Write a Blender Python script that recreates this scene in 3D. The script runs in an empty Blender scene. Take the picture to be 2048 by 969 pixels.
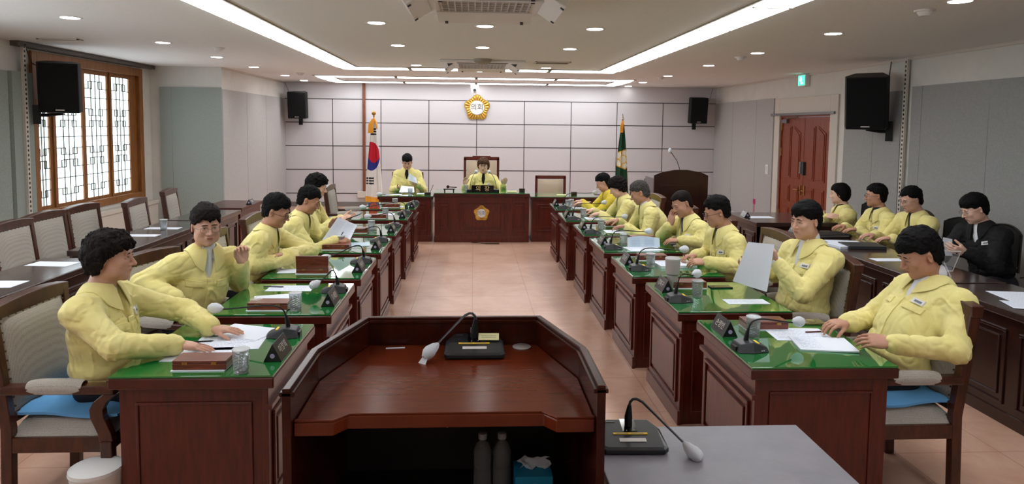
import bpy, math, random, time
import numpy as np
from mathutils import Vector, Matrix
C = bpy.context.scene.collection
PI = math.pi
# ------------------------------------------------------------ camera, light, exposure
cam_d = bpy.data.cameras.new('camera'); cam = bpy.data.objects.new('camera', cam_d); C.objects.link(cam)
cam_d.sensor_width = 36.0; cam_d.lens = 36.0 * 1365.0 / 2048.0
cam_d.shift_y = -(484.5 - 353.0) / 2048.0
cam_d.clip_start = 0.05; cam_d.clip_end = 60
_r = Vector((0.99836108, -0.05616766, 0.01097029)); _u = Vector((-0.00681327, 0.07367446, 0.99725907)); _f = Vector((0.05682194, 0.99569939, -0.07317103))
cam.matrix_world = Matrix(((_r.x, _u.x, -_f.x, 0), (_r.y, _u.y, -_f.y, 0), (_r.z, _u.z, -_f.z, 1.82), (0, 0, 0, 1)))
bpy.context.scene.camera = cam
sc = bpy.context.scene
sc.view_settings.view_transform = 'Standard'; sc.view_settings.look = 'None'
sc.view_settings.gamma = 1.0; sc.view_settings.use_curve_mapping = False
sc.view_settings.exposure = 0.32
w = bpy.data.worlds.new('world'); sc.world = w; w.use_nodes = True
w.node_tree.nodes['Background'].inputs[0].default_value = (0.8, 0.9, 1, 1); w.node_tree.nodes['Background'].inputs[1].default_value = 0.3
sc.cycles.max_bounces = 7; sc.cycles.diffuse_bounces = 4; sc.cycles.glossy_bounces = 3; sc.cycles.transmission_bounces = 6; sc.cycles.transparent_max_bounces = 8
sc.cycles.caustics_reflective = False; sc.cycles.caustics_refractive = False
PANEL_E = 9.0; DOWN_E = 14.0; WINDOW_E = 2.2; FILL_WINDOW_E = 3.2; SPOT_W = 11.0

# ------------------------------------------------------------ materials
def srgb(r, g, b):
    f = lambda c: (c / 255 / 12.92) if c / 255 <= 0.04045 else ((c / 255 + 0.055) / 1.055) ** 2.4
    return (f(r), f(g), f(b), 1)
MATS = {}
def mat(name, col, rough=0.5, metal=0.0, spec=0.5, coat=0.0, coat_rough=0.1, emis=None, es=0.0, trans=0.0, ior=1.45, alpha=1.0, sheen=0.0, sss=0.0):
    if name in MATS: return MATS[name]
    m = bpy.data.materials.new(name); m.use_nodes = True
    b = m.node_tree.nodes['Principled BSDF']
    c = col if len(col) == 4 else (*col, 1)
    b.inputs['Base Color'].default_value = c; b.inputs['Roughness'].default_value = rough
    b.inputs['Metallic'].default_value = metal; b.inputs['Specular IOR Level'].default_value = spec
    b.inputs['Coat Weight'].default_value = coat; b.inputs['Coat Roughness'].default_value = coat_rough
    b.inputs['IOR'].default_value = ior; b.inputs['Transmission Weight'].default_value = trans
    b.inputs['Alpha'].default_value = alpha; b.inputs['Sheen Weight'].default_value = sheen
    if sss: b.inputs['Subsurface Weight'].default_value = sss; b.inputs['Subsurface Radius'].default_value = (0.01, 0.004, 0.002); b.inputs['Subsurface Scale'].default_value = 1.0
    if emis: b.inputs['Emission Color'].default_value = emis if len(emis) == 4 else (*emis, 1); b.inputs['Emission Strength'].default_value = es
    MATS[name] = m; return m
def nd(m, t, **k):
    n = m.node_tree.nodes.new(t)
    for a, v in k.items():
        if a in n.inputs.keys(): n.inputs[a].default_value = v
        else: setattr(n, a, v)
    return n
def vary(m, scale=(1, 1, 1), kind='noise', c1=None, c2=None, detail=4, nscale=4.0, lo=0.35, hi=0.65, bump=0.0, bscale=None, bdist=0.001, rough_var=None):
    """procedural colour variation + bump in object coordinates"""
    L = m.node_tree.links; b = m.node_tree.nodes['Principled BSDF']
    tc = nd(m, 'ShaderNodeTexCoord'); mp = nd(m, 'ShaderNodeMapping'); mp.inputs['Scale'].default_value = scale
    L.new(tc.outputs['Object'], mp.inputs[0])
    nz = nd(m, 'ShaderNodeTexNoise'); nz.inputs['Scale'].default_value = nscale; nz.inputs['Detail'].default_value = detail; nz.inputs['Roughness'].default_value = 0.6
    L.new(mp.outputs[0], nz.inputs['Vector'])
    if c1:
        cr = nd(m, 'ShaderNodeValToRGB'); cr.color_ramp.elements[0].position = lo; cr.color_ramp.elements[1].position = hi
        cr.color_ramp.elements[0].color = c1; cr.color_ramp.elements[1].color = c2
        L.new(nz.outputs['Fac'], cr.inputs[0]); L.new(cr.outputs[0], b.inputs['Base Color'])
    if bump:
        bp = nd(m, 'ShaderNodeBump'); bp.inputs['Strength'].default_value = bump; bp.inputs['Distance'].default_value = bdist
        src = nz
        if bscale:
            src = nd(m, 'ShaderNodeTexNoise'); src.inputs['Scale'].default_value = bscale; src.inputs['Detail'].default_value = 3
            L.new(tc.outputs['Object'], src.inputs['Vector'])
        L.new(src.outputs['Fac'], bp.inputs['Height']); L.new(bp.outputs[0], b.inputs['Normal'])
    return m
def wood(name, dark, light, rough=0.32, coat=0.35, scale=(1.5, 14, 1.5), **k):
    m = mat(name, dark, rough, coat=coat, coat_rough=0.18, **k)
    return vary(m, scale, c1=dark, c2=light, nscale=5, detail=5, lo=0.3, hi=0.75, bump=0.08)
M_mahog = wood('mahogany', srgb(50, 15, 8), srgb(88, 28, 17), rough=0.32, coat=.25)
M_mahog_z = wood('mahogany_upright', srgb(64, 19, 10), srgb(100, 33, 21), rough=0.34, coat=.3, scale=(9, 9, 1.2))
M_lect = wood('lectern_wood', srgb(94, 36, 16), srgb(108, 45, 22), rough=0.2, coat=0.0, spec=.38, scale=(1.5, 9, 1.5))
M_lect_d = wood('lectern_dark_wood', srgb(44, 14, 7), srgb(72, 24, 12), rough=0.22, coat=0.0, spec=.35, scale=(3, 3, 2))
M_espresso = wood('espresso_wood', srgb(30, 14, 11), srgb(56, 26, 19), rough=0.25, coat=0.5)
M_espresso_top = wood('espresso_top', srgb(48, 34, 31), srgb(66, 48, 43), rough=0.18, coat=0.6)
M_chairwood = wood('chair_wood', srgb(46, 20, 11), srgb(84, 40, 20), rough=0.35, scale=(6, 6, 2))
M_boxwood = wood('box_wood', srgb(88, 36, 22), srgb(132, 62, 40), rough=0.35, coat=0.3, scale=(2, 12, 12))
M_doorwood = wood('door_wood', srgb(112, 42, 16), srgb(146, 64, 28), rough=0.45, coat=0.1, scale=(9, 9, 1.0))
M_winwood = wood('window_wood', srgb(118, 74, 34), srgb(160, 106, 54), rough=0.5, coat=0.0, scale=(8, 8, 1.0))
M_brownpipe = wood('brown_trim', srgb(106, 56, 34), srgb(130, 72, 44), rough=0.5, coat=0)
M_green = mat('green_glass', srgb(20, 112, 48), 0.06, spec=0.6, coat=1.0, coat_rough=0.02)
M_greenedge = mat('green_glass_edge', srgb(14, 78, 42), 0.1, coat=1.0)
M_grooves = mat('groove_dark', srgb(34, 26, 30), 0.6)
M_wall = vary(mat('wall_paint', srgb(214, 212, 206), 0.85), c1=srgb(210, 208, 202), c2=srgb(218, 216, 210), nscale=3)
M_backwall = vary(mat('back_wall_panel', srgb(202, 193, 191), 0.7), c1=srgb(196, 193, 196), c2=srgb(203, 200, 203), nscale=40, scale=(1, 1, 3))
M_fabricL = vary(mat('acoustic_fabric_green_grey', srgb(150, 160, 153), 0.95), c1=srgb(146, 156, 150), c2=srgb(158, 167, 160), nscale=60, bump=0.3, bscale=300)
M_fabricR = vary(mat('acoustic_fabric_grey', srgb(150, 152, 150), 0.95), c1=srgb(150, 152, 150), c2=srgb(160, 161, 159), nscale=60, bump=0.3, bscale=300)
M_fabricB = vary(mat('acoustic_fabric_light_grey', srgb(172, 170, 169), 0.95), c1=srgb(168, 166, 165), c2=srgb(178, 176, 175), nscale=60, bump=0.3, bscale=300)
M_ceil = vary(mat('ceiling_paint', srgb(236, 238, 238), 0.9), c1=srgb(234, 236, 236), c2=srgb(240, 242, 242), nscale=60, bump=0.1, bscale=200)
M_white = mat('white_plastic', srgb(225, 224, 222), 0.4)
M_offwhite = mat('offwhite_trim', srgb(205, 198, 188), 0.6)
M_greymetal = mat('grey_metal', srgb(120, 118, 116), 0.35, metal=0.6)
M_chrome = mat('chrome', srgb(200, 198, 190), 0.2, metal=1.0)
M_black = mat('black_plastic', srgb(17, 18, 19), 0.5, spec=.35)
M_blackgloss = mat('black_gloss', srgb(10, 10, 11), 0.12, coat=0.5)
M_charcoal = mat('charcoal_plastic', srgb(52, 54, 58), 0.45)
M_speaker = vary(mat('speaker_grille', srgb(12, 13, 15), 0.7, spec=.25), bump=0.6, bscale=500, c1=srgb(9, 10, 12), c2=srgb(18, 19, 21), nscale=400)
M_gold = mat('gold', srgb(212, 168, 80), 0.28, metal=0.9)
M_brass = mat('brass', srgb(170, 130, 70), 0.35, metal=0.9)
M_paper = mat('paper', srgb(226, 232, 244), 0.8)
M_print = mat('printed_ink', srgb(158, 176, 210), 0.8)
M_printgrey = mat('printed_grey_ink', srgb(120, 122, 134), 0.8)
M_paperblue = mat('pale_blue_paper', srgb(196, 214, 228), 0.8)
M_foam = mat('white_mic_cover', srgb(206, 210, 216), 0.9)
M_glass = mat('clear_glass', (0.93, 0.97, 1, 1), 0.10, trans=.82, ior=1.22)
M_glassrim = mat('glass_rim', (0.93, 0.97, 1, 1), 0.08, spec=.9, alpha=.55)
M_water = mat('water', (0.8, 0.9, .95, 1), 0.02, alpha=.10)
M_bottle = mat('bottle_plastic', (1, 1, 1, 1), 0.05, trans=.88, ior=1.2)
M_clearplastic = mat('clear_plastic', (0.88, 0.93, .97, 1), 0.1, spec=.9, alpha=.16)
M_yellowtape = mat('yellow_label', srgb(232, 196, 30), 0.5)
M_yellownote = mat('pale_yellow_note', srgb(226, 222, 168), 0.8)
M_lightpanel = mat('light_diffuser', (1, 1, 1, 1), 0.5, emis=(0.94, 0.975, 1.0), es=PANEL_E)
M_downlight = mat('downlight_lens', (1, 1, 1, 1), 0.5, emis=(1.0, 0.99, 0.96), es=DOWN_E)
M_letter = mat('white_lettering', srgb(214, 210, 204), 0.6)
M_goldletter = mat('gold_lettering', srgb(240, 214, 150), 0.4, metal=0.2)
M_table = vary(mat('grey_laminate', srgb(128, 126, 134), 0.42, spec=0.4), c1=srgb(124, 121, 130), c2=srgb(134, 131, 139), nscale=8)
M_beige = mat('beige_weave', srgb(176, 166, 152), 0.95)
def weave(m, sc_, c1, c2, strength=0.6):
    L = m.node_tree.links; b = m.node_tree.nodes['Principled BSDF']; tc = nd(m, 'ShaderNodeTexCoord')
    mp = nd(m, 'ShaderNodeMapping'); mp.inputs['Scale'].default_value = sc_; L.new(tc.outputs['Object'], mp.inputs[0])
    v = nd(m, 'ShaderNodeTexVoronoi'); v.inputs['Scale'].default_value = 1.0; v.inputs['Randomness'].default_value = 0.35; L.new(mp.outputs[0], v.inputs['Vector'])
    cr = nd(m, 'ShaderNodeValToRGB'); cr.color_ramp.elements[0].position = 0.1; cr.color_ramp.elements[1].position = 0.75
    cr.color_ramp.elements[0].color = c2; cr.color_ramp.elements[1].color = c1
    L.new(v.outputs['Distance'], cr.inputs[0]); L.new(cr.outputs[0], b.inputs['Base Color'])
    bp = nd(m, 'ShaderNodeBump'); bp.inputs['Strength'].default_value = strength; bp.inputs['Distance'].default_value = -0.003
    L.new(v.outputs['Distance'], bp.inputs['Height']); L.new(bp.outputs[0], b.inputs['Normal'])
weave(M_beige, (200, 200, 290), srgb(150, 143, 134), srgb(186, 180, 171), .35)
M_beigeleather = mat('tan_leather', srgb(186, 168, 146), 0.55)
# floor: large mottled terracotta-pink tiles
M_floor = mat('floor_tile', srgb(196, 150, 124), 0.36, spec=0.5, coat=0.25, coat_rough=0.25)
def floor_nodes():
    m = M_floor; L = m.node_tree.links; b = m.node_tree.nodes['Principled BSDF']; tc = nd(m, 'ShaderNodeTexCoord')
    n1 = nd(m, 'ShaderNodeTexNoise'); n1.inputs['Scale'].default_value = 2.2; n1.inputs['Detail'].default_value = 8; n1.inputs['Roughness'].default_value = 0.65; n1.inputs['Distortion'].default_value = 0.6
    L.new(tc.outputs['Object'], n1.inputs['Vector'])
    cr = nd(m, 'ShaderNodeValToRGB'); e = cr.color_ramp.elements; e[0].position = 0.32; e[0].color = srgb(180, 136, 114); e[1].position = 0.7; e[1].color = srgb(204, 168, 148)
    L.new(n1.outputs['Fac'], cr.inputs[0])
    br = nd(m, 'ShaderNodeTexBrick'); br.offset = 0.0; br.squash = 1.0
    br.inputs['Scale'].default_value = 1.0; br.inputs['Brick Width'].default_value = 0.6; br.inputs['Row Height'].default_value = 0.6; br.inputs['Mortar Size'].default_value = 0.0025; br.inputs['Mortar Smooth'].default_value = 0.0; br.inputs['Bias'].default_value = 0
    L.new(tc.outputs['Object'], br.inputs['Vector'])
    mx = nd(m, 'ShaderNodeMix', data_type='RGBA'); L.new(br.outputs['Fac'], mx.inputs[0]); L.new(cr.outputs[0], mx.inputs[6]); mx.inputs[7].default_value = srgb(150, 108, 88)
    L.new(mx.outputs[2], b.inputs['Base Color'])
floor_nodes()

# ------------------------------------------------------------ mesh helpers
def rotz(a): c, s = math.cos(a), math.sin(a); return np.array([[c, -s, 0], [s, c, 0], [0, 0, 1.]])
def rotx(a): c, s = math.cos(a), math.sin(a); return np.array([[1., 0, 0], [0, c, -s], [0, s, c]])
def roty(a): c, s = math.cos(a), math.sin(a); return np.array([[c, 0, s], [0, 1., 0], [-s, 0, c]])
class MB:
    def __init__(s): s.v = []; s.f = []; s.mi = []; s.R = np.eye(3); s.T = np.zeros(3); s.cur = 0
    def xf(s, R=None, T=None): s.R = np.eye(3) if R is None else np.array(R); s.T = np.zeros(3) if T is None else np.array(T, float); return s
    def add(s, vs, fs):
        o = len(s.v); s.v += [tuple(s.R @ np.array(p, float) + s.T) for p in vs]; s.f += [tuple(i + o for i in q) for q in fs]; s.mi += [s.cur] * len(fs); return s
    def box(s, x0, x1, y0, y1, z0, z1):
        v = [(x0, y0, z0), (x1, y0, z0), (x1, y1, z0), (x0, y1, z0), (x0, y0, z1), (x1, y0, z1), (x1, y1, z1), (x0, y1, z1)]
        return s.add(v, [(0, 3, 2, 1), (4, 5, 6, 7), (0, 1, 5, 4), (1, 2, 6, 5), (2, 3, 7, 6), (3, 0, 4, 7)])
    def prism(s, pts, z0, z1, axis='z'):
        n = len(pts); P = {'z': lambda a, b, c: (a, b, c), 'y': lambda a, b, c: (a, c, b), 'x': lambda a, b, c: (c, a, b)}[axis]
        v = [P(a, b, z0) for a, b in pts] + [P(a, b, z1) for a, b in pts]
        fs = [tuple(range(n))[::-1], tuple(range(n, 2 * n))] + [(i, (i + 1) % n, n + (i + 1) % n, n + i) for i in range(n)]
        return s.add(v, fs)
    def lathe(s, prof, n=20, c=(0, 0, 0)):
        v = []; fs = []
        for r, z in prof:
            for k in range(n): a = 2 * PI * k / n; v.append((c[0] + r * math.cos(a), c[1] + r * math.sin(a), c[2] + z))
        for i in range(len(prof) - 1):
            for k in range(n): k2 = (k + 1) % n; fs.append((i * n + k, i * n + k2, (i + 1) * n + k2, (i + 1) * n + k))
        if prof[0][0] > 1e-6: fs.append(tuple(range(n))[::-1])
        if prof[-1][0] > 1e-6: fs.append(tuple((len(prof) - 1) * n + k for k in range(n)))
        return s.add(v, fs)
    def tube(s, pts, r, n=8, caps=True):
        pts = [np.array(p, float) for p in pts]; m = len(pts); rs = r if hasattr(r, '__len__') else [r] * m
        v = []; fs = []; up = np.array([0, 0, 1.]); pu = None
        for i, p in enumerate(pts):
            t = pts[min(i + 1, m - 1)] - pts[max(i - 1, 0)]; t = t / (np.linalg.norm(t) + 1e-9)
            if pu is None: a = up if abs(t[2]) < 0.9 else np.array([1., 0, 0]); u = np.cross(t, a)
            else: u = pu - t * (pu @ t)
            u /= np.linalg.norm(u) + 1e-9; pu = u; w_ = np.cross(t, u)
            for k in range(n): a = 2 * PI * k / n; v.append(p + rs[i] * (math.cos(a) * u + math.sin(a) * w_))
        for i in range(m - 1):
            for k in range(n): k2 = (k + 1) % n; fs.append((i * n + k, i * n + k2, (i + 1) * n + k2, (i + 1) * n + k))
        if caps: fs.append(tuple(range(n))[::-1]); fs.append(tuple((m - 1) * n + k for k in range(n)))
        return s.add(v, fs)
    def sphere(s, c, r, n=14, m=8, sc_=(1, 1, 1)):
        prof = [(math.sin(PI * i / m) * r, -math.cos(PI * i / m) * r) for i in range(m + 1)]
        v = []; fs = []
        for rr, z in prof:
            for k in range(n): a = 2 * PI * k / n; v.append((c[0] + rr * math.cos(a) * sc_[0], c[1] + rr * math.sin(a) * sc_[1], c[2] + z * sc_[2]))
        for i in range(m):
            for k in range(n): k2 = (k + 1) % n; fs.append((i * n + k, i * n + k2, (i + 1) * n + k2, (i + 1) * n + k))
        return s.add(v, fs)
    def grid(s, P):  # P: (n,m,3) array
        n, m = P.shape[:2]
        return s.add([tuple(p) for p in P.reshape(-1, 3)], [(i * m + j, (i + 1) * m + j, (i + 1) * m + j + 1, i * m + j + 1) for i in range(n - 1) for j in range(m - 1)])
    def slab(s, P, t):  # grid with thickness vector t
        n, m = P.shape[:2]; o = np.array(t, float)
        s.grid(P); Q = P + o
        s.grid(Q[:, ::-1])
        b = [(i, 0) for i in range(n)] + [(n - 1, j) for j in range(1, m)] + [(i, m - 1) for i in range(n - 2, -1, -1)] + [(0, j) for j in range(m - 2, 0, -1)]
        v = [tuple(P[i, j]) for i, j in b] + [tuple(Q[i, j]) for i, j in b]; k = len(b)
        return s.add(v, [(i, i + k, (i + 1) % k + k, (i + 1) % k) for i in range(k)])
    def frame(s, x0, x1, z0, z1, y, wd, th, axis='y'):  # rectangular moulding ring in a plane
        def bx(a0, a1, b0, b1):
            if axis == 'y': s.box(a0, a1, min(y, y + th), max(y, y + th), b0, b1)
            else: s.box(min(y, y + th), max(y, y + th), a0, a1, b0, b1)
        bx(x0, x1, z0, z0 + wd); bx(x0, x1, z1 - wd, z1); bx(x0, x0 + wd, z0 + wd, z1 - wd); bx(x1 - wd, x1, z0 + wd, z1 - wd)
        return s
    def build(s, name, m, parent=None, smooth=False, bev=0, loc=None):
        me = bpy.data.meshes.new(name); me.from_pydata(s.v, [], s.f)
        ms = m if isinstance(m, (list, tuple)) else [m]
        for q in ms: me.materials.append(q)
        if len(ms) > 1: me.polygons.foreach_set('material_index', s.mi)
        me.validate(); me.update()
        if smooth:
            me.polygons.foreach_set('use_smooth', [True] * len(me.polygons))
            try: me.set_sharp_from_angle(angle=math.radians(40))
            except Exception: pass
        o = bpy.data.objects.new(name, me); C.objects.link(o)
        if loc is not None: o.location = loc
        if parent: o.parent = parent
        if bev:
            b = o.modifiers.new('bevel', 'BEVEL'); b.width = bev; b.segments = 2; b.limit_method = 'ANGLE'; b.angle_limit = math.radians(40)
        return o
def tag(o, label=None, cat=None, group=None, kind=None):
    if label: o['label'] = label
    if cat: o['category'] = cat
    if group: o['group'] = group
    if kind: o['kind'] = kind
    return o
def thing(name, label, cat, loc=(0, 0, 0), rz=0, group=None):
    o = bpy.data.objects.new(name, None); o.empty_display_size = 0.05; C.objects.link(o); o.location = loc; o.rotation_euler = (0, 0, rz)
    return tag(o, label, cat, group)
def struct(name, mb, m, parent=None, **k):
    o = mb.build(name, m, parent, **k)
    if parent is None: o['kind'] = 'structure'
    return o
def dup(root, loc, rz=0, label=None, group=None):
    r = root.copy(); C.objects.link(r); r.location = loc; r.rotation_euler = (0, 0, rz)
    if label: r['label'] = label
    if group: r['group'] = group
    for ch in list(root.children):
        c = ch.copy(); C.objects.link(c); c.parent = r
        for g in list(ch.children):
            d = g.copy(); C.objects.link(d); d.parent = c
    return r
def text(name, body, size, m, parent, loc, R, depth=0.001, align='CENTER'):
    cu = bpy.data.curves.new('txt', 'FONT'); cu.body = body; cu.size = size; cu.extrude = depth; cu.align_x = align; cu.align_y = 'CENTER'; cu.resolution_u = 3
    to = bpy.data.objects.new('txt', cu); C.objects.link(to); bpy.context.view_layer.update()
    me = bpy.data.meshes.new_from_object(to.evaluated_get(bpy.context.evaluated_depsgraph_get()))
    bpy.data.objects.remove(to)
    me.name = name; me.materials.clear(); me.materials.append(m)
    R = np.array(R)
    co = np.empty(len(me.vertices) * 3); me.vertices.foreach_get('co', co); co = co.reshape(-1, 3) @ R.T + np.array(loc); me.vertices.foreach_set('co', co.ravel()); me.update()
    o = bpy.data.objects.new(name, me); C.objects.link(o); o.parent = parent; return o
# rotation taking text (x right, y up, z toward viewer) to a wall seen from -y
FACE_MY = np.array([[1, 0, 0], [0, 0, -1], [0, 1, 0.]])

# ------------------------------------------------------------ room shell
XL, XL2, XR, YB, YN, ZC = -5.3, -4.15, 5.5, 15.3, -2.6, 2.74
struct('floor', MB().box(XL - .2, XR + .2, YN - .2, YB + .2, -.1, 0), M_floor)
struct('ceiling', MB().box(XL - .2, XR + .2, YN - .2, YB + .2, ZC, ZC + .12), M_ceil)
WY0, WY1, WZ0, WZ1 = 8.52, 11.25, .62, 2.66
m = MB().box(XL - .2, XL, YN - .2, WY0, 0, ZC).box(XL - .2, XL, WY1, 11.58, 0, ZC).box(XL - .2, XL, WY0, WY1, 0, WZ0).box(XL - .2, XL, WY0, WY1, WZ1, ZC)
struct('wall_left', m, M_wall)
struct('wall_left_return', MB().box(XL - .2, XL2, 11.58, 11.68, 0, ZC).box(XL2 - .15, XL2, 11.68, YB, 0, ZC), M_wall)
DY0, DY1, DZ = 10.24, 11.98, 2.06
struct('wall_right', MB().box(XR, XR + .2, YN - .2, DY0, 0, ZC).box(XR, XR + .2, DY1, YB, 0, ZC).box(XR, XR + .2, DY0, DY1, DZ, ZC), M_wall)
m = MB().box(XL - .2, XR + .2, YB, YB + .2, 0, ZC); m.cur = 1
gx = [-3.1, -2.045, -.99, .07, 1.135, 2.19, 3.23, 4.28]
for z in (2.378, 1.862, 1.346, .82, .29): m.box(XL2, XR, YB - .004, YB, z - .008, z + .008)
for x in gx: m.box(x - .007, x + .007, YB - .0035, YB, 0, 2.378)
struct('wall_back', m, [M_backwall, M_grooves])
struct('wall_near', MB().box(XL - .2, XR + .2, YN - .2, YN, 0, ZC), M_wall)
# acoustic panels (fabric boards fixed on the walls)
def board(n, x0, x1, y0, y1, z0, z1, m_, seams=(), axis='y', side=1):
    b = MB().box(x0, x1, y0, y1, z0, z1); b.cur = 1
    for sp in seams:
        if axis == 'y': b.box(x0 - .001, x1 + .001, sp - .003, sp + .003, z0, z1)
        else: b.box(sp - .003, sp + .003, y0 - .001, y1 + .001, z0, z1)
    struct(n, b, [m_, M_greymetal], bev=0)
board('trim_1', XL, XL + .025, YN, 8.1, .1, 2.39, M_fabricL, (0.6, 1.8, 3, 4.2, 5.4, 6.6))
board('trim_2', XL, XL + .05, 8.14, 8.5, .1, 2.39, M_fabricL)
board('trim_3', XL + .16, XL2, 11.55, 11.58, .1, 2.40, M_fabricL, (-4.95,), 'x')
board('trim_4', XL2, XL2 + .025, 11.555, YB - .02, .1, 2.38, M_fabricB, (12.75, 13.9))
board('trim_5', XR - .025, XR, 12.24, YB - .02, .1, 2.38, M_fabricB, (13.0, 14.2))
board('trim_6', XR - .025, XR, 8.5, 9.83, .1, 2.33, M_fabricR, (9.1,))
board('trim_7', XR - .025, XR, YN, 8.3, .1, 2.37, M_fabricR, (8.1, 7.0, 5.8, 4.6, 3.4, 2.2, 1))
# door surround and perforated shelf rails
struct('trim_8', MB().box(XR - .03, XR + .0, DY1, DY1 + .2, 0, 2.36).box(XR - .03, XR, DY0 - .22, DY0, 0, 2.36).box(XR - .03, XR, DY0, DY1, DZ, 2.36), M_offwhite, bev=.004)
struct('trim_9', MB().box(XR - .06, XR - .03, DY0 - .16, DY1 + .3, DZ - .0, DZ + .04), M_greymetal)
def rail(n, x, y, sgn):
    b = MB().box(min(x, x + sgn * .03), max(x, x + sgn * .03), y - .03, y + .03, .1, 2.72); b.cur = 1
    z = .14
    xx = x + sgn * .0305
    while z < 2.7: b.box(min(xx, xx - sgn * .001), max(xx, xx - sgn * .001) + .0, y - .012, y + .012, z, z + .028); z += .055
    struct(n, b, [M_offwhite, M_black])
rail('trim_10', XR - .026, 8.4, -1); rail('trim_11', XL + .05, 8.33, 1)
struct('trim_12', MB().box(XL, XL + .10, 8.2, 11.56, ZC - .06, ZC).box(XL + .02, XL + .12, 8.3, 11.5, ZC - .05, ZC - .03), mat('curtain_rail_grey', srgb(92, 86, 82), 0.5), bev=.004)
struct('trim_13', MB().box(-2.445, -2.385, YB - .05, YB - .004, .34, ZC), M_brownpipe, bev=.004)
struct('trim_14', MB().box(-2.56, -2.30, YB - .07, YB - .004, .2, .34), M_offwhite, bev=.004)
for n, (a, b_, c, d) in {'baseboard_back': (XL2, XR, YB - .02, YB - .004), 'baseboard_left': (XL, XL + .03, YN, 11.5), 'baseboard_right': (XR - .03, XR, YN, DY0 - .22)}.items():
    struct(n, MB().box(a, b_, c, d, 0, .1), mat('baseboard_grey', srgb(120, 116, 112), .6))
struct('trim_15', MB().box(XR - .02, XR, YN, YB - .01, ZC - .035, ZC).box(XL2, XL2 + .02, 11.6, YB - .01, ZC - .03, ZC), M_offwhite)
# low ledge / radiator cover under the window
struct('trim_16', MB().box(XL + .001, XL + .16, 8.45, 11.45, .5, .56).box(XL + .001, XL + .14, 8.45, 11.45, 0, .5), M_offwhite, bev=.005)

# window: wooden sashes with paper and a dark lattice
win = MB()
win.box(XL - .08, XL + .04, WY0, WY0 + .09, WZ0, WZ1).box(XL - .08, XL + .04, WY1 - .11, WY1, WZ0, WZ1).box(XL - .08, XL + .04, WY0 + .09, WY1 - .11, WZ0, WZ0 + .1).box(XL - .08, XL + .04, WY0 + .09, WY1 - .11, WZ1 - .12, WZ1)
window = struct('window_1', win, M_winwood, bev=.004)
M_pane = mat('lit_window_paper', srgb(225, 238, 245), .8, emis=(0.80, 0.93, 1.0), es=WINDOW_E)
panes = [(8.66, 8.94), (9.05, 9.64), (9.76, 10.33), (10.42, 10.93)]
edges = [8.61, 8.995, 9.70, 10.375, 11.14]
for k, (a, b_) in enumerate(panes):
    xo = -.02 if k % 2 == 0 else .0
    sb = MB().box(XL - .05 + xo, XL - .02 + xo, edges[k], a, .72, 2.54).box(XL - .05 + xo, XL - .02 + xo, b_, edges[k + 1], .72, 2.54)
    sb.box(XL - .05 + xo, XL - .02 + xo, a, b_, .72, .76).box(XL - .05 + xo, XL - .02 + xo, a, b_, 2.48, 2.54)
    sash = sb.build('sash', M_winwood, window)
    MB().box(XL - .045 + xo, XL - .04 + xo, a, b_, .76, 2.48).build('pane', M_pane, sash)
    lt = MB(); X0, X1 = XL - .04 + xo, XL - .03 + xo; t = .005; Z0, Z1 = .76, 2.48
    wd = b_ - a; L = lambda y0, y1, z0, z1: lt.box(X0, X1, a + y0 * wd - (t if y0 == y1 else 0), a + y1 * wd + (t if y0 == y1 else 0), z0 - (t if z0 == z1 else 0), z1 + (t if z0 == z1 else 0))
    zf_ = lambda f: Z1 - f * (Z1 - Z0)
    for y in (.3, .5, .7): L(y, y, Z0, Z1)
    for f in (.19, .50, .81): L(0, 1, zf_(f), zf_(f))
    for fb, fs_ in ((.055, .115), (.335, .28), (.375, .425), (.635, .585), (.675, .73), (.94, .89)):   # stepped fret brackets
        zb, zs_ = zf_(fb), zf_(fs_)
        L(.2, .8, zb, zb); L(0, .36, zs_, zs_); L(.64, 1, zs_, zs_)
        for y in (.2, .36, .64, .8): L(y, y, min(zb, zs_), max(zb, zs_))
    lt.build('lattice', mat('lattice_wood', srgb(88, 92, 78), .6), sash)

# added window out of view on the left wall, glowing to brighten the ceiling
def fill_window(n, axis, a0, a1, c, z0=.9, z1=2.35):
    k = 4; fr = MB(); pn = MB(); sg = 1
    for i in range(k + 1):
        p = a0 + (a1 - a0) * i / k
        if axis == 'x': fr.box(c, c + .06, p - .04, p + .04, z0, z1)
        else: fr.box(p - .04, p + .04, c, c + .06, z0, z1)
    if axis == 'x': fr.box(c, c + .06, a0, a1, z0 - .08, z0).box(c, c + .06, a0, a1, z1, z1 + .08); pn.box(c + .02, c + .03, a0 + .04, a1 - .04, z0, z1)
    else: fr.box(a0, a1, c, c + .06, z0 - .08, z0).box(a0, a1, c, c + .06, z1, z1 + .08); pn.box(a0 + .04, a1 - .04, c + .02, c + .03, z0, z1)
    o = struct(n, fr, M_winwood); pn.build('pane', mat('fill_window_glow', srgb(225, 238, 245), .8, emis=(0.86, 0.95, 1.0), es=FILL_WINDOW_E), o)
fill_window('added_fill_window', 'x', 1.2, 6.2, XL + .026)
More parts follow.
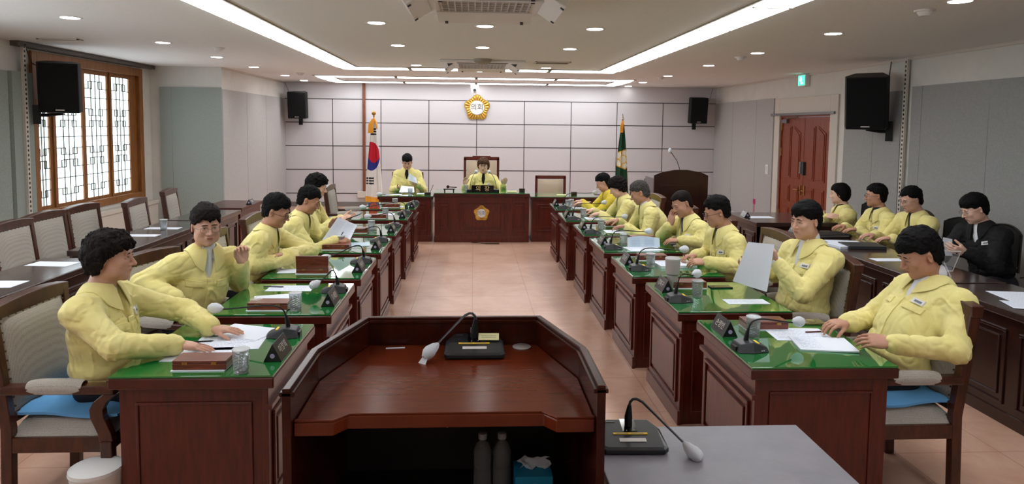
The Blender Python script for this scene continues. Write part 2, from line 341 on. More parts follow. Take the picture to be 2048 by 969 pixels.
# door
door = struct('door_1', MB().box(XR + .0, XR + .06, DY1 - .04, DY1, 0, DZ).box(XR, XR + .06, DY0, DY0 + .04, 0, DZ).box(XR, XR + .06, DY0 + .04, DY1 - .04, DZ - .03, DZ), M_doorwood)
for k, (a, b_) in enumerate(((DY0 + .045, 11.105), (11.115, DY1 - .045))):
    lf = MB().box(XR + .015, XR + .055, a, b_, .01, DZ - .035).build('door_leaf', M_doorwood, door, bev=.003)
    c = (a + b_) / 2; q = (b_ - a)
    pn = MB()
    for s0, s1 in ((a + .12, c - .04), (c + .04, b_ - .12)):
        s_in = s1 if s1 < c else s0; s_out = s0 if s1 < c else s1
        pts = [(s0, .98), (s1, .98), (s1, 1.88 if s1 == s_in else 1.76), (s0, 1.88 if s0 == s_in else 1.76)]
        for sh, th in ((0, .012), (.03, .022)):
            cy_, cz_ = (s0 + s1) / 2, 1.4
            pn.prism([(y + math.copysign(sh, cy_ - y), z + math.copysign(sh, cz_ - z)) for y, z in pts], XR + .016 - th, XR + .016, 'x')
        for z0, z1 in ((.56, .86), (.12, .46)):
            pn.box(XR + .004, XR + .016, s0, s1, z0, z1).box(XR - .006, XR + .016, s0 + .03, s1 - .03, z0 + .03, z1 - .03)
    pn.build('door_panel', M_doorwood, lf, bev=.004)
    for z in (.25, 1.35, 1.8):
        yy = b_ if k == 1 else a
        MB().box(XR - .004, XR + .014, yy - .02, yy + .02, z, z + .14).build('hinge', M_brass, lf)
    MB().tube([(XR + .015, 11.11 + (.07 if k else -.07), .80), (XR - .04, 11.11 + (.07 if k else -.07), .80), (XR - .045, 11.11 + (.2 if k else -.2), .80)], .011).box(XR + .0, XR + .015, 11.11 + (.05 if k else -.09), 11.11 + (.09 if k else -.05), .72, .88).build('door_handle', M_brass, lf, smooth=True)
MB().box(XR - .02, XR + .015, 11.14, 11.2, 1.08, 1.28).build('door_lock', M_greymetal, door, bev=.004)
MB().box(XR - .03, XR + .015, 11.03, 11.09, 1.06, 1.28).build('door_lock', M_charcoal, door, bev=.004)
MB().box(XR - .03, XR + .015, 11.7, 11.9, 1.93, 1.99).tube([(XR - .02, 11.75, 2.0), (XR - .1, 11.5, 2.02), (XR - .02, 11.3, 2.03)], .01).build('door_closer', M_greymetal, door)

# ------------------------------------------------------------ ceiling lights
def strip(x0, x1, y0, y1, label, nseg, along, grp=None):
    t = thing('ceiling_light', label, 'ceiling light', ((x0 + x1) / 2, (y0 + y1) / 2, ZC), 0, grp)
    hx, hy = (x1 - x0) / 2, (y1 - y0) / 2
    MB().box(-hx - .025, -hx, -hy - .025, hy + .025, -.012, -.001).box(hx, hx + .025, -hy - .025, hy + .025, -.012, -.001).box(-hx, hx, -hy - .025, -hy, -.012, -.001).box(-hx, hx, hy, hy + .025, -.012, -.001).build('light_frame', mat('light_frame', srgb(150, 142, 128), .6), t)
    for k in range(1, nseg):
        if along == 'y': q = -hy + 2 * hy * k / nseg; MB().box(-hx, hx, q - .012, q + .012, -.03, -.001).build('divider', mat('light_frame', srgb(150, 142, 128), .6), t)
        else: q = -hx + 2 * hx * k / nseg; MB().box(q - .03, q + .03, -hy, hy, -.026, -.001).build('divider', mat('light_frame', srgb(150, 142, 128), .6), t)
    for k in range(nseg):
        g = .008
        if along == 'y': a = -hy + 2 * hy * k / nseg; b_ = -hy + 2 * hy * (k + 1) / nseg; MB().box(-hx, hx, a + g, b_ - g, -.022, -.002).build('diffuser', M_lightpanel, t)
        else: a = -hx + 2 * hx * k / nseg; b_ = -hx + 2 * hx * (k + 1) / nseg; g = .03; MB().box(a + g, b_ - g, -hy, hy, -.022, -.002).build('diffuser', M_lightpanel, t)
strip(-2.15, -1.875, -1.0, 11.0, 'long recessed light strip running along the left half of the ceiling', 10, 'y')
strip(2.05, 2.35, -1.0, 11.0, 'long recessed light strip running along the right half of the ceiling', 10, 'y')
strip(-2.15, 2.35, 11.06, 11.36, 'cross light strip joining the far ends of the two long ceiling strips', 4, 'x')
strip(-3.0, 3.1, 13.1, 13.32, 'nearer long side of the rectangular light ring by the back wall', 4, 'x')
strip(-3.0, 3.1, 14.66, 14.9, 'farther long side of the rectangular light ring, nearest the back wall', 4, 'x')
strip(-3.0, -2.74, 13.38, 14.6, 'short left end of the rectangular light ring by the back wall', 1, 'y')
strip(2.84, 3.1, 13.38, 14.6, 'short right end of the rectangular light ring by the back wall', 1, 'y')
rows = {'left row by the window wall': (-3.58, (4.6, 6.35, 8.17, 9.83, 11.44, 13.3, 14.76)), 'row just right of the left light strip': (-.88, (4.6, 6.3, 8.04, 10.6)), 'middle row above the aisle': (.1, (4.6, 6.38, 8.1, 11.65, 15.1)),
        'row just left of the right light strip': (1.13, (4.6, 6.43, 8.1, 10.75)), 'right row by the door wall': (3.43, (4.72, 6.43, 8.18, 9.9, 12.0, 13.8, 15.1))}
ordn = ['nearest', 'second', 'third', 'fourth', 'fifth', 'sixth', 'seventh']
dl = None
for rn, (x, ys) in rows.items():
    for k, y in enumerate(ys):
        lb = 'recessed downlight, %s of the %s' % (ordn[k], rn)
        if dl is None:
            dl = thing('downlight', lb, 'downlight', (x, y, ZC), 0, 'ceiling downlights')
            MB().lathe([(.075, -.004), (.095, -.004), (.1, -.001), (.075, -.001)], 28).build('trim_ring', M_white, dl, smooth=True)
            MB().lathe([(0, -.005), (.076, -.005), (.076, -.003)], 28).build('lens', M_downlight, dl)
        else: dup(dl, (x, y, ZC), 0, lb)
        if y > 15: continue
        sp = bpy.data.lights.new('downlight_beam', 'SPOT'); sp.energy = SPOT_W; sp.spot_size = 2.3; sp.spot_blend = .8; sp.shadow_soft_size = .07; sp.color = (1, .98, .95)
        so = bpy.data.objects.new('downlight_beam', sp); C.objects.link(so); so.location = (x, y, ZC - .02)
# smoke detectors, vents, air conditioners
sd = None
for x, y, lb in ((-3.11, 8.6, 'white smoke detector on the left ceiling, nearer one'), (-3.12, 12.6, 'white smoke detector on the left ceiling, farther one near the corner'), (3.43, 5.1, 'white smoke detector on the right ceiling, nearest the camera'), (3.41, 8.66, 'white smoke detector on the right ceiling, middle of three'), (3.4, 12.4, 'white smoke detector on the right ceiling, farthest of three')):
    if sd is None:
        sd = thing('smoke_detector', lb, 'smoke detector', (x, y, ZC), 0, 'ceiling smoke detectors')
        MB().lathe([(.0, -.045), (.035, -.045), (.05, -.025), (.055, -.012)], 20).build('sensor', M_white, sd, smooth=True)
        MB().lathe([(.07, -.014), (.075, -.001)], 24).build('base_plate', M_white, sd, smooth=True)
    else: dup(sd, (x, y, ZC), 0, lb)
def vent(x0, x1, y0, y1, lb):
    t = thing('ceiling_vent', lb, 'vent', ((x0 + x1) / 2, (y0 + y1) / 2, ZC)); hx, hy = (x1 - x0) / 2, (y1 - y0) / 2
    MB().frame(-hx, hx, -hy, hy, 0, .012, .001).build('frame', M_offwhite, t) if False else MB().box(-hx, hx, -hy, -hy + .02, -.012, -.001).box(-hx, hx, hy - .02, hy, -.012, -.001).box(-hx, -hx + .02, -hy, hy, -.012, -.001).box(hx - .02, hx, -hy, hy, -.012, -.001).build('frame', M_offwhite, t)
    b = MB()
    for i in range(5): y = -hy + .03 + i * (2 * hy - .06) / 4; b.box(-hx + .02, hx - .02, y - .004, y + .008, -.01, -.002)
    b.build('louvre', mat('vent_grey', srgb(150, 142, 130), .6), t)
vent(.87, 1.37, 9.68, 9.98, 'thin rectangular ceiling vent beside the far air conditioner')
vent(-4.85, -4.4, 7.95, 8.05, 'narrow slot vent in the ceiling near the left speaker')
def aircon(cx_, cy_, lb, near):
    t = thing('air_conditioner', lb, 'air conditioner', (cx_, cy_, ZC))
    MB().box(-.6, .6, -.6, .6, -.035, -.001).build('panel', M_white, t, bev=.012)
    g = MB()
    for i in range(14): x = -.32 + i * .0492; g.box(x - .0045, x + .0045, -.34, .34, -.045, -.035)
    for i in range(8): y = -.34 + i * .0971; g.box(-.34, .34, y - .003, y + .003, -.047, -.036)
    g.build('intake_grille', mat('grille_grey', srgb(214, 210, 208), .5), t)
    MB().box(-.33, .33, -.335, .335, -.038, -.0352).build('intake_opening', mat('intake_dark', srgb(166, 160, 158), .8), t)
    for k in range(4):
        R = rotz(k * PI / 2); FA = -24 if near and k == 0 else -14 if k == 0 else -34
        MB().xf(R).box(-.36, .36, .42, .50, -.0375, -.0351).build('outlet_slot', mat('slot_dark', srgb(40, 38, 38), .7), t)
        if not near and k == 2: continue
        fl = MB().xf(R @ rotx(math.radians(FA)), R @ np.array([0, .41, -.038])); fl.box(-.37, .37, 0, .15, -.006, .004)
        o = fl.build('louvre_flap', M_white, t, bev=.003)
        MB().xf(R @ rotx(math.radians(FA)), R @ np.array([0, .41, -.038])).box(-.31, -.285, .12, .148, -.014, .012).build('hinge_clip', M_charcoal, t); MB().xf(R @ rotx(math.radians(FA)), R @ np.array([0, .41, -.038])).box(.285, .31, .12, .148, -.014, .012).build('hinge_clip', M_charcoal, t)
    MB().lathe([(0, -.075), (.06, -.07), (.1, -.05), (.12, -.036)], 24, (0, .70 if near else -.70, 0)).lathe([(.12, -.037), (.125, -.001)], 24, (0, .70 if near else -.70, 0)).build('sensor_dome', mat('dome_grey', srgb(150, 142, 128), .5), t, smooth=True)
aircon(.08, 4.98, 'four-way ceiling air conditioner with open flaps at the top edge of the view', True)
aircon(.12, 10.2, 'four-way ceiling air conditioner farther back, in front of the cross light strip', False)
# exit sign, camera, wall switches
t = thing('exit_sign', 'small green lit exit sign above the double door on the right wall', 'exit sign', (XR - .06, 11.1, 2.63))
MB().box(-.02, .055, -.13, .13, -.1, .1).build('housing', M_white, t, bev=.006)
MB().box(-.026, -.021, -.11, .11, -.08, .08).build('lit_face', mat('exit_green', srgb(20, 150, 110), .4, emis=(0.1, .9, .62), es=1.1), t)
MB().sphere((-.028, .02, .05), .014, 8, 6).box(-.03, -.027, -.02, .05, -.01, .035).box(-.03, -.027, -.06, -.01, -.055, -.035).box(-.03, -.027, .0, .02, -.06, -.01).build('running_figure', mat('exit_white', (1, 1, 1, 1), .4, emis=(.8, 1, .95), es=1.4), t)
t = thing('security_camera', 'small white security camera hanging from the ceiling above the wall emblem', 'camera', (.02, 14.9, ZC))
MB().box(-.085, .085, -.07, .07, -.11, -.0).build('bracket', M_white, t, bev=.01)
MB().lathe([(.075, 0), (.078, -.09), (.05, -.13), (0, -.14)][::-1], 24, (0, 0, -.075)).build('body', M_white, t, smooth=True)
MB().xf(rotx(PI / 2), (0, -.07, -.15)).lathe([(0, .02), (.03, .02), (.034, 0)][::-1], 16).build('lens', M_blackgloss, t, smooth=True)
def switch(y, z, lb):
    t = thing('light_switch', lb, 'switch', (XR - .026, y, z))
    MB().box(-.012, 0, -.06, .06, -.09, .09).build('plate', M_white, t, bev=.004)
    MB().box(-.018, -.012, -.04, -.005, -.06, .06).box(-.018, -.012, .005, .04, -.06, .06).build('rocker', M_white, t)
switch(12.42, 1.07, 'white wall switch on the grey board left of the double door')
# ------------------------------------------------------------ council desks
def inset_panel(b, x0, x1, z0, z1, y, s, axis='y'):   # raised moulding ring with a smaller raised field; s = outward sign
    b.frame(x0, x1, z0, z1, y, .016, s * .012, axis)
    i = .045
    if axis == 'y': b.box(x0 + i, x1 - i, min(y, y + s * .006), max(y, y + s * .006), z0 + i, z1 - i)
    else: b.box(min(y, y + s * .006), max(y, y + s * .006), x0 + i, x1 - i, z0 + i, z1 - i)
def make_desk():
    t = thing('council_desk', '', 'desk', group='single council desks in two rows')
    HX, HY = .355, .395
    MB().box(-HX, HX, -HY, HY, .655, .705).build('tabletop', M_mahog, t, bev=.006)
    g = MB().box(-HX + .004, HX - .004, -HY + .004, HY - .004, .7055, .7145)
    g.build('glass_top', M_green, t, bev=.0015)
    for s in (-1, 1):
        y = s * (HY - .04)
        sp = MB().box(-HX + .045, HX - .03, min(y, y - s * .03), max(y, y - s * .03), 0, .654).build('side_panel', M_mahog_z, t)
        b = MB(); b.frame(-.25, .255, .07, .585, y, .012, s * .008, 'y'); b.build('moulding', M_mahog_z, sp, bev=.003)
    fp = MB().box(-HX + .035, -HX + .06, -HY + .035, HY - .035, 0, .654).box(-HX + .02, -HX + .04, -HY + .02, HY - .02, 0, .09).box(-HX + .015, -HX + .04, -HY + .02, HY - .02, .55, .575).build('front_panel', M_mahog_z, t, bev=.003)
    b = MB(); b.frame(-HY + .09, HY - .09, .12, .52, -HX + .035, .02, -.014, 'x'); b.box(-HX + .022, -HX + .036, -HY + .14, HY - .14, .17, .47); b.build('moulding', M_mahog_z, fp, bev=.004)
    MB().box(-HX + .07, HX - .12, -HY + .08, HY - .08, .53, .55).build('shelf', M_mahog, t)
    return t
DESK_R = [(1.295, 3.415), (1.238, 4.37), (1.189, 5.352), (1.165, 6.335), (1.137, 7.272), (1.092, 8.31), (1.102, 9.385)]
DESK_L = [(-.87, 3.375), (-.819, 4.352), (-.802, 5.3), (-.791, 6.295), (-.777, 7.258), (-.769, 8.38), (-.76, 9.42)]
WHO_R = ['nearest the camera, with a booklet being leafed through', 'with the tall grey tumbler', 'behind the tall tumbler, with the man wearing a watch', 'with the curved standing booklet', 'in front of the grey-haired man', 'in front of the curly-haired woman', 'closest to the dais']
WHO_L = ['nearest the camera, in front of the curly-haired woman', 'beside the man turned to the camera', 'with an open wooden box', 'under the tilted printed sheet', 'under the held tablet', 'nobody seated, second from the dais', 'nobody seated, closest to the dais']
desk = None; desks = {}
for side, lst, who in (('R', DESK_R, WHO_R), ('L', DESK_L, WHO_L)):
    for i, (xe, yc) in enumerate(lst):
        loc = (xe + .355, yc, 0) if side == 'R' else (xe - .355, yc, 0); rz = 0 if side == 'R' else PI
        lb = 'green-topped mahogany desk, %s row, %s' % ('right' if side == 'R' else 'left', who[i])
        if desk is None: desk = make_desk(); desk.location = loc; desk['label'] = lb; d = desk
        else: d = dup(desk, loc, rz, lb)
        desks[side + str(i + 1)] = loc
# ------------------------------------------------------------ upholstered armchairs (local: seat faces +Y)
M_nail = mat('nail_bronze', srgb(96, 84, 70), .4, metal=.7)
def make_chair(name='armchair'):
    t = thing(name, '', 'chair')
    rec = lambda z: -.21 - max(0, z - .44) * .13      # backrest recline
    for sx in (-1, 1):
        x = sx * .262
        MB().add([(x - .022, -.255, 0), (x + .022, -.255, 0), (x + .022, -.205, 0), (x - .022, -.205, 0), (x - .022, -.24, .44), (x + .022, -.24, .44), (x + .022, -.19, .44), (x - .022, -.19, .44),
                  (x - .022, rec(.97) - .03, .98), (x + .022, rec(.97) - .03, .98), (x + .022, rec(.97) + .025, .98), (x - .022, rec(.97) + .025, .98)],
                 [(0, 3, 2, 1), (0, 1, 5, 4), (1, 2, 6, 5), (2, 3, 7, 6), (3, 0, 4, 7), (4, 5, 9, 8), (5, 6, 10, 9), (6, 7, 11, 10), (7, 4, 8, 11), (8, 9, 10, 11)]).build('leg', M_chairwood, t, bev=.005)
        MB().box(x - .024, x + .024, .19, .24, 0, .38).build('leg', M_chairwood, t, bev=.005)
        # arm with curved support
        sup = MB(); n = 7; P = []
        for i in range(n):
            u = i / (n - 1); z = .38 + .22 * u; y = .215 - .10 * u ** 2 * (1 - u) * 3 + .06 * max(0, u - .6)
            P.append((y - .03 + .0 * u, y + .03, z))
        v = []; 
        for y0, y1, z in P: v += [(x - .02, y0, z), (x + .02, y0, z), (x + .02, y1, z), (x - .02, y1, z)]
        fs = [(0, 3, 2, 1), tuple(4 * (n - 1) + k for k in range(4))]
        for i in range(n - 1):
            for k in range(4): fs.append((4 * i + k, 4 * i + (k + 1) % 4, 4 * i + 4 + (k + 1) % 4, 4 * i + 4 + k))
        sup.add(v, fs).build('arm_support', M_chairwood, t, bev=.004)
        ar = MB().box(x - .032, x + .032, -.235, .26, .60, .64).build('armrest', M_chairwood, t, bev=.01)
        pad = MB(); pad.xf(None, (x, 0, .625)); prof = []
        m_ = 12
        G = np.array([[(math.cos(a) * .036 * (1 - .12 * abs(2 * u - 1) ** 4), -.12 + .24 * u, max(math.sin(a), -.55) * .042 * (1 - .25 * abs(2 * u - 1) ** 4)) for a in np.linspace(-.5, PI + .5, 12)] for u in np.linspace(0, 1, m_)])
        pad.grid(G); pad.build('arm_pad', M_beige, ar, smooth=True)
    MB().box(-.24, .24, .205, .235, .33, .40).box(-.24, .24, -.24, -.21, .33, .40).box(-.28, -.25, -.22, .21, .33, .40).box(.25, .28, -.22, .21, .33, .40).build('seat_frame', M_chairwood, t, bev=.004)
    # domed seat cushion
    n = 11; G = np.zeros((n, n, 3))
    for i in range(n):
        for j in range(n):
            u, v = i / (n - 1) * 2 - 1, j / (n - 1) * 2 - 1
            G[i, j] = (u * .262, v * .232, .40 + .075 * (1 - abs(u) ** 6) ** .5 * (1 - abs(v) ** 6) ** .5)
    s_ = MB().slab(G[:, ::-1][:, ::-1], (0, 0, 0)) if False else MB().grid(G)
    s_.box(-.262, .262, -.232, .232, .385, .402)
    seat = s_.build('seat', M_beige, t, smooth=True)
    nh = MB()
    for x in np.linspace(-.25, .25, 11): nh.sphere((x, .234, .394), .005, 6, 4)
    for y in np.linspace(-.22, .22, 10): nh.sphere((-.264, y, .394), .005, 6, 4).sphere((.264, y, .394), .005, 6, 4)
    nh.build('nailheads', M_nail, seat)
    # backrest: frame rails + upholstery
    z0, z1 = .50, .945
    tr = MB(); n = 9; G = []
    for i in range(n):
        u = i / (n - 1) * 2 - 1; zt = .985 + .02 * (1 - u * u)
        G.append((u * .289, zt))
    v = []
    for x, zt in G: v += [(x, rec(.95) - .03, .93), (x, rec(.95) + .025, .93), (x, rec(.97) + .028, zt), (x, rec(.97) - .035, zt)]
    fs = [(0, 1, 2, 3), tuple(4 * (n - 1) + k for k in (3, 2, 1, 0))]
    for i in range(n - 1):
        for k in range(4): fs.append((4 * i + k, 4 * i + 4 + k, 4 * i + 4 + (k + 1) % 4, 4 * i + (k + 1) % 4))
    tr.add(v, fs).build('top_rail', M_chairwood, t, bev=.005)
    MB().box(-.24, .24, rec(.47) - .022, rec(.47) + .02, .46, .505).build('bottom_rail', M_chairwood, t, bev=.005)
    for nm, sg in (('backrest', 1), ('back_cover', -1)):
        n = 10; A = np.zeros((n, n, 3))
        for i in range(n):
            for j in range(n):
                u, v_ = i / (n - 1) * 2 - 1, j / (n - 1); z = z0 + (z1 - z0) * v_
                A[i, j] = (u * .238, rec(z) + sg * (.012 + .028 * (1 - u ** 4) ** .5 * (1 - (2 * v_ - 1) ** 4) ** .5), z)
        b = MB().grid(A if sg < 0 else A[::-1]); o = b.build(nm, M_beige, t, smooth=True)
        if sg > 0:
            nh = MB()
            for x in np.linspace(-.225, .225, 10): nh.sphere((x, rec(.93) + .02, .93), .005, 6, 4)
            for z in np.linspace(.53, .91, 10): nh.sphere((-.23, rec(z) + .018, z), .005, 6, 4).sphere((.23, rec(z) + .018, z), .005, 6, 4)
            nh.build('nailheads', M_nail, o)
    return t
chair = make_chair(); first = [True]
def place_chair(x, y, face, label, group):
    if first[0]:
        first[0] = False; chair.location = (x, y, 0); chair.rotation_euler = (0, 0, face - PI / 2); chair['label'] = label; chair['group'] = group; return chair
    return dup(chair, (x, y, 0), face - PI / 2, label, group)
GC = 'upholstered armchairs at the council desks'
place_chair(-1.86, 3.36, 0, 'beige armchair with blue seat pad, nearest on the left, under the curly-haired woman', GC)
place_chair(-1.80, 4.35, -.25, 'beige wooden armchair under the man in glasses who turns to the camera', GC)
place_chair(-1.72, 5.3, 0, 'beige wooden armchair under the man with folded arms on the left', GC)
place_chair(-1.72, 6.3, 0, 'beige wooden armchair under the left man holding a printed sheet', GC)
place_chair(-1.75, 7.26, 0, 'beige wooden armchair under the woman with the tablet', GC)
place_chair(-1.69, 8.38, 0, 'empty beige chair in the left row, second from the dais', GC)
place_chair(-1.68, 9.4, 0, 'empty beige chair in the left row, closest to the dais', GC)
place_chair(2.13, 3.36, PI, 'beige armchair with blue seat pad, nearest on the right, under the booklet reader', GC)
place_chair(2.16, 4.38, PI - .15, 'beige wooden armchair under the man holding up a white sheet', GC)
place_chair(2.20, 5.36, PI, 'beige wooden armchair with its top rail behind the man with the wrist watch', GC)
place_chair(2.10, 6.33, PI, 'beige wooden armchair under the man resting his cheek on his hand', GC)
place_chair(2.05, 7.27, PI, 'beige wooden armchair under the grey-haired man', GC)
place_chair(2.0, 8.3, PI, 'beige wooden armchair under the woman with dark curls on the right', GC)
place_chair(2.0, 9.35, PI, 'beige wooden armchair under the man farthest in the right row', GC)
GB = 'empty chairs behind the dark desks at the window'
for x, y, a, lb in ((-3.52, 5.62, .05, 'empty beige chair by the window, nearest the camera'), (-3.50, 6.16, .0, 'empty beige chair by the window, second from the camera'), (-3.45, 6.72, 0, 'empty beige chair by the window, third from the camera, last of the close group'),
                    (-3.37, 7.98, .1, 'empty beige chair standing alone in front of the right window end'), (-3.72, 9.75, -.15, 'empty beige chair farthest back at the left desks')):
    pass
# seat pads
def armless(x, y, face, label, group):
    r = chair.copy(); C.objects.link(r); r.location = (x, y, 0); r.rotation_euler = (0, 0, face - PI / 2); r['label'] = label; r['group'] = group; r.name = 'side_chair'
    for ch in list(chair.children):
        if ch.name.split('.')[0] in ('armrest', 'arm_support'): continue
        c = ch.copy(); C.objects.link(c); c.parent = r
        for g in list(ch.children): d = g.copy(); C.objects.link(d); d.parent = c
armless(-3.52, 5.80, .05, 'empty beige chair by the window, nearest the camera', GB)
armless(-3.60, 6.38, 0, 'empty beige chair by the window, second from the camera', GB)
armless(-3.60, 6.96, 0, 'empty beige chair by the window, third from the camera', GB)
armless(-3.36, 7.56, .1, 'empty beige chair standing alone before the far end of the window', GB)
armless(-3.50, 8.72, .15, 'empty beige chair farthest back at the left desks', GB)
def seat_pad(x, y, rz, lb):
    n = 15; G = np.zeros((n, n, 3))
    for i in range(n):
        for j in range(n):
            u, v = i / (n - 1) * 2 - 1, j / (n - 1) * 2 - 1; e = max(abs(u), abs(v))
            G[i, j] = (u * .235, v * .225, .488 + .022 * (1 - e ** 5) + .02 * max(0, -v) + .006 * math.sin(9 * u + 4 * v))
    o = MB().slab(G, (0, 0, -.012)).build('seat_pad', mat('blue_pad', srgb(96, 160, 214), .8), None, smooth=True, loc=(x, y, 0)); o.rotation_euler = (0, 0, rz)
    tag(o, lb, 'cushion', 'blue seat pads')
seat_pad(-1.84, 3.36, -PI / 2, 'pale blue seat pad on the nearest left armchair')
seat_pad(2.12, 3.36, PI / 2, 'pale blue seat pad on the nearest right armchair')
# ------------------------------------------------------------ dais
t = thing('dais_desk', 'large central mahogany desk with a gold emblem where the chairwoman sits', 'desk', (.14, 10.95, 0))
MB().box(-.75, .75, -.36, .36, .715, .765).build('tabletop', M_mahog, t, bev=.005)
MB().box(-.745, .745, -.355, .355, .7655, .774).build('glass_top', M_green, t, bev=.0015)
fp = MB().box(-.74, .74, -.34, -.31, 0, .714).box(-.74, -.71, -.31, .3, 0, .714).box(.71, .74, -.31, .3, 0, .714).build('front_panel', M_mahog_z, t)
b = MB()
b.frame(-.37, .37, .17, .64, -.34, .02, -.016); b.frame(-.30, .30, .23, .585, -.34, .014, -.014); b.box(-.285, .285, -.352, -.34, .245, .57)
for s in (-1, 1):
    b.frame(min(s * .49, s * .69), max(s * .49, s * .69), .17, .64, -.34, .016, -.012); b.frame(min(s * .53, s * .65), max(s * .53, s * .65), .23, .585, -.34, .01, -.01)
b.box(-.742, .742, -.35, -.34, 0, .1)
b.build('moulding', M_mahog_z, fp, bev=.003)
def emblem(name, label, loc, R, width, txt, parent=None):
    t = thing(name, label, 'emblem', loc) if parent is None else parent
    s = width / 2
    P = []; nn = 25
    gb = MB().xf(R)
    ring = []
    for k in range(100):
        a = 2 * PI * k / 100 + PI / 2
        lobe = 1 - .17 * (0.5 - .5 * math.cos(5 * (a - PI / 2)))
        r = s * lobe * (1 - .03 * abs(math.sin(12.5 * (a - PI / 2))))
        ring.append((r * math.cos(a), r * math.sin(a)))
    gb.prism(ring, 0, .012 * s / .3)
    for k in range(25):
        a = 2 * PI * k / 25 + PI / 2; lobe = 1 - .17 * (0.5 - .5 * math.cos(5 * (a - PI / 2)))
        big = 1.25 if k % 5 == 0 else 1.0
        p0 = np.array([math.cos(a), math.sin(a), 0]) * s * .56; p1 = np.array([math.cos(a), math.sin(a), 0]) * s * (lobe - .09)
        p0[2] = p1[2] = .012 * s / .3
        gb.tube([p0, p0 * .6 + p1 * .4, p0 * .2 + p1 * .8, p1], [s * .045 * big, s * .05 * big, s * .068 * big, s * .05 * big], 8)
    gb.build('gold_petals', M_gold, t, smooth=True)
    MB().xf(R).lathe([(0, .05 * s / .3 * .6), (s * .50, .05 * s / .3 * .6), (s * .53, .02 * s / .3)][::-1], 32).build('white_disc', mat('emblem_white', srgb(226, 226, 228), .5), t, smooth=True)
    return t
def emblem_text(t, body, size, R, off, m):
    text('lettering', body, size, m, t, off, R, .0015)
emblem('dais_emblem', '', (0, -.353, .46), FACE_MY, .255, '', thing('emblem', 'gold flower emblem fixed on the front of the central desk', 'emblem', (.135, 10.597, .46)))
M_greyletter = mat('grey_lettering', srgb(112, 112, 96), .5)
for o in list(C.objects):
    if o.name == 'emblem': emblem_text(o, '의회', .075, FACE_MY, (0, -.014, 0), M_greyletter)
we = emblem('wall_emblem', 'large gold flower emblem with two letters high on the back wall', (.075, YB - .02, 2.222), FACE_MY, .60, '')
emblem_text(we, '의회', .155, FACE_MY, (0, -.034, .01), M_greyletter)
def side_desk(x0, x1, label):
    cx_ = (x0 + x1) / 2; h = (x1 - x0) / 2
    t = thing('dais_side_desk', label, 'desk', (cx_, 10.98, 0), 0, 'lower desks flanking the central dais desk')
    MB().box(-h, h, -.35, .33, .665, .71).build('tabletop', M_mahog, t, bev=.005)
    MB().box(-h + .004, h - .004, -.346, .326, .7105, .719).build('glass_top', M_green, t, bev=.0015)
    fp = MB().box(-h + .02, h - .02, -.32, -.29, 0, .664).box(-h + .02, -h + .05, -.29, .28, 0, .664).box(h - .05, h - .02, -.29, .28, 0, .664).build('front_panel', M_mahog_z, t)
    b = MB(); b.frame(-h + .1, h - .1, .17, .60, -.32, .018, -.014); b.frame(-h + .16, h - .16, .23, .55, -.32, .012, -.012); b.box(-h + .02, h - .02, -.33, -.32, 0, .1); b.build('moulding', M_mahog_z, fp, bev=.003)
side_desk(-1.48, -.625, 'lower green glass desk left of the centre, where a man reads papers')
side_desk(.905, 1.98, 'lower green glass desk right of the centre, with an empty chair behind')
def big_chair(x, y, w_, ztop, label):
    t = thing('dais_chair', label, 'chair', (x, y, 0), 0, 'high-backed chairs on the dais'); h = w_ / 2
    for sx in (-1, 1):
        MB().box(sx * h - .022, sx * h + .022, .20, .25, 0, ztop - .02).build('leg', M_mahog_z, t, bev=.005)
        MB().box(sx * h - .022, sx * h + .022, -.26, -.21, 0, .62).build('leg', M_mahog_z, t, bev=.005)
        MB().box(sx * h - .03, sx * h + .03, -.28, .2, .62, .66).build('armrest', M_mahog_z, t, bev=.008)
    tr = MB().box(-h - .02, h + .02, .2, .25, ztop - .06, ztop)
    if ztop > 1.1: tr.box(-h * .55, h * .55, .2, .25, ztop, ztop + .018)
    tr.build('top_rail', M_mahog_z, t, bev=.006); MB().box(-h, h, .2, .25, .4, .47).build('bottom_rail', M_mahog_z, t, bev=.006)
    n = 9
    A = np.array([[(u * (h - .03), .19 - .03 * (1 - u ** 4) * (1 - (2 * v - 1) ** 4), .47 + (ztop - .07 - .47) * v) for v in np.linspace(0, 1, n)] for u in np.linspace(-1, 1, n)])
    b = MB().slab(A, (0, .04, 0)); b.build('backrest', M_beigeleather, t, smooth=True)
    A = np.array([[(u * (h - .02), v * .22 - .02, .42 + .06 * (1 - u ** 6) ** .5 * (1 - v ** 6) ** .5) for v in np.linspace(-1, 1, n)] for u in np.linspace(-1, 1, n)])
    MB().grid(A).box(-h + .02, h - .02, -.24, .2, .38, .421).build('seat', M_beigeleather, t, smooth=True)
big_chair(.145, 11.75, .58, 1.28, 'tall tan chair with carved top behind the chairwoman')
big_chair(1.36, 11.7, .50, .965, 'empty tan leather chair on the right of the dais')
big_chair(-1.14, 11.75, .50, 1.0, 'dark framed chair behind the man on the left of the dais')
t = thing('floor_plate', 'small dark metal outlet plate on the floor before the central desk', 'floor plate', (.3, 10.46, 0))
MB().box(-.11, .11, -.03, .03, .0, .012).build('cover_plate', mat('bronze', srgb(74, 60, 50), .4, metal=.5), t, bev=.003)
MB().tube([(-.11, 0, .006), (-.2, .04, .006), (-.32, .12, .006)], .006).build('cable', M_black, t)
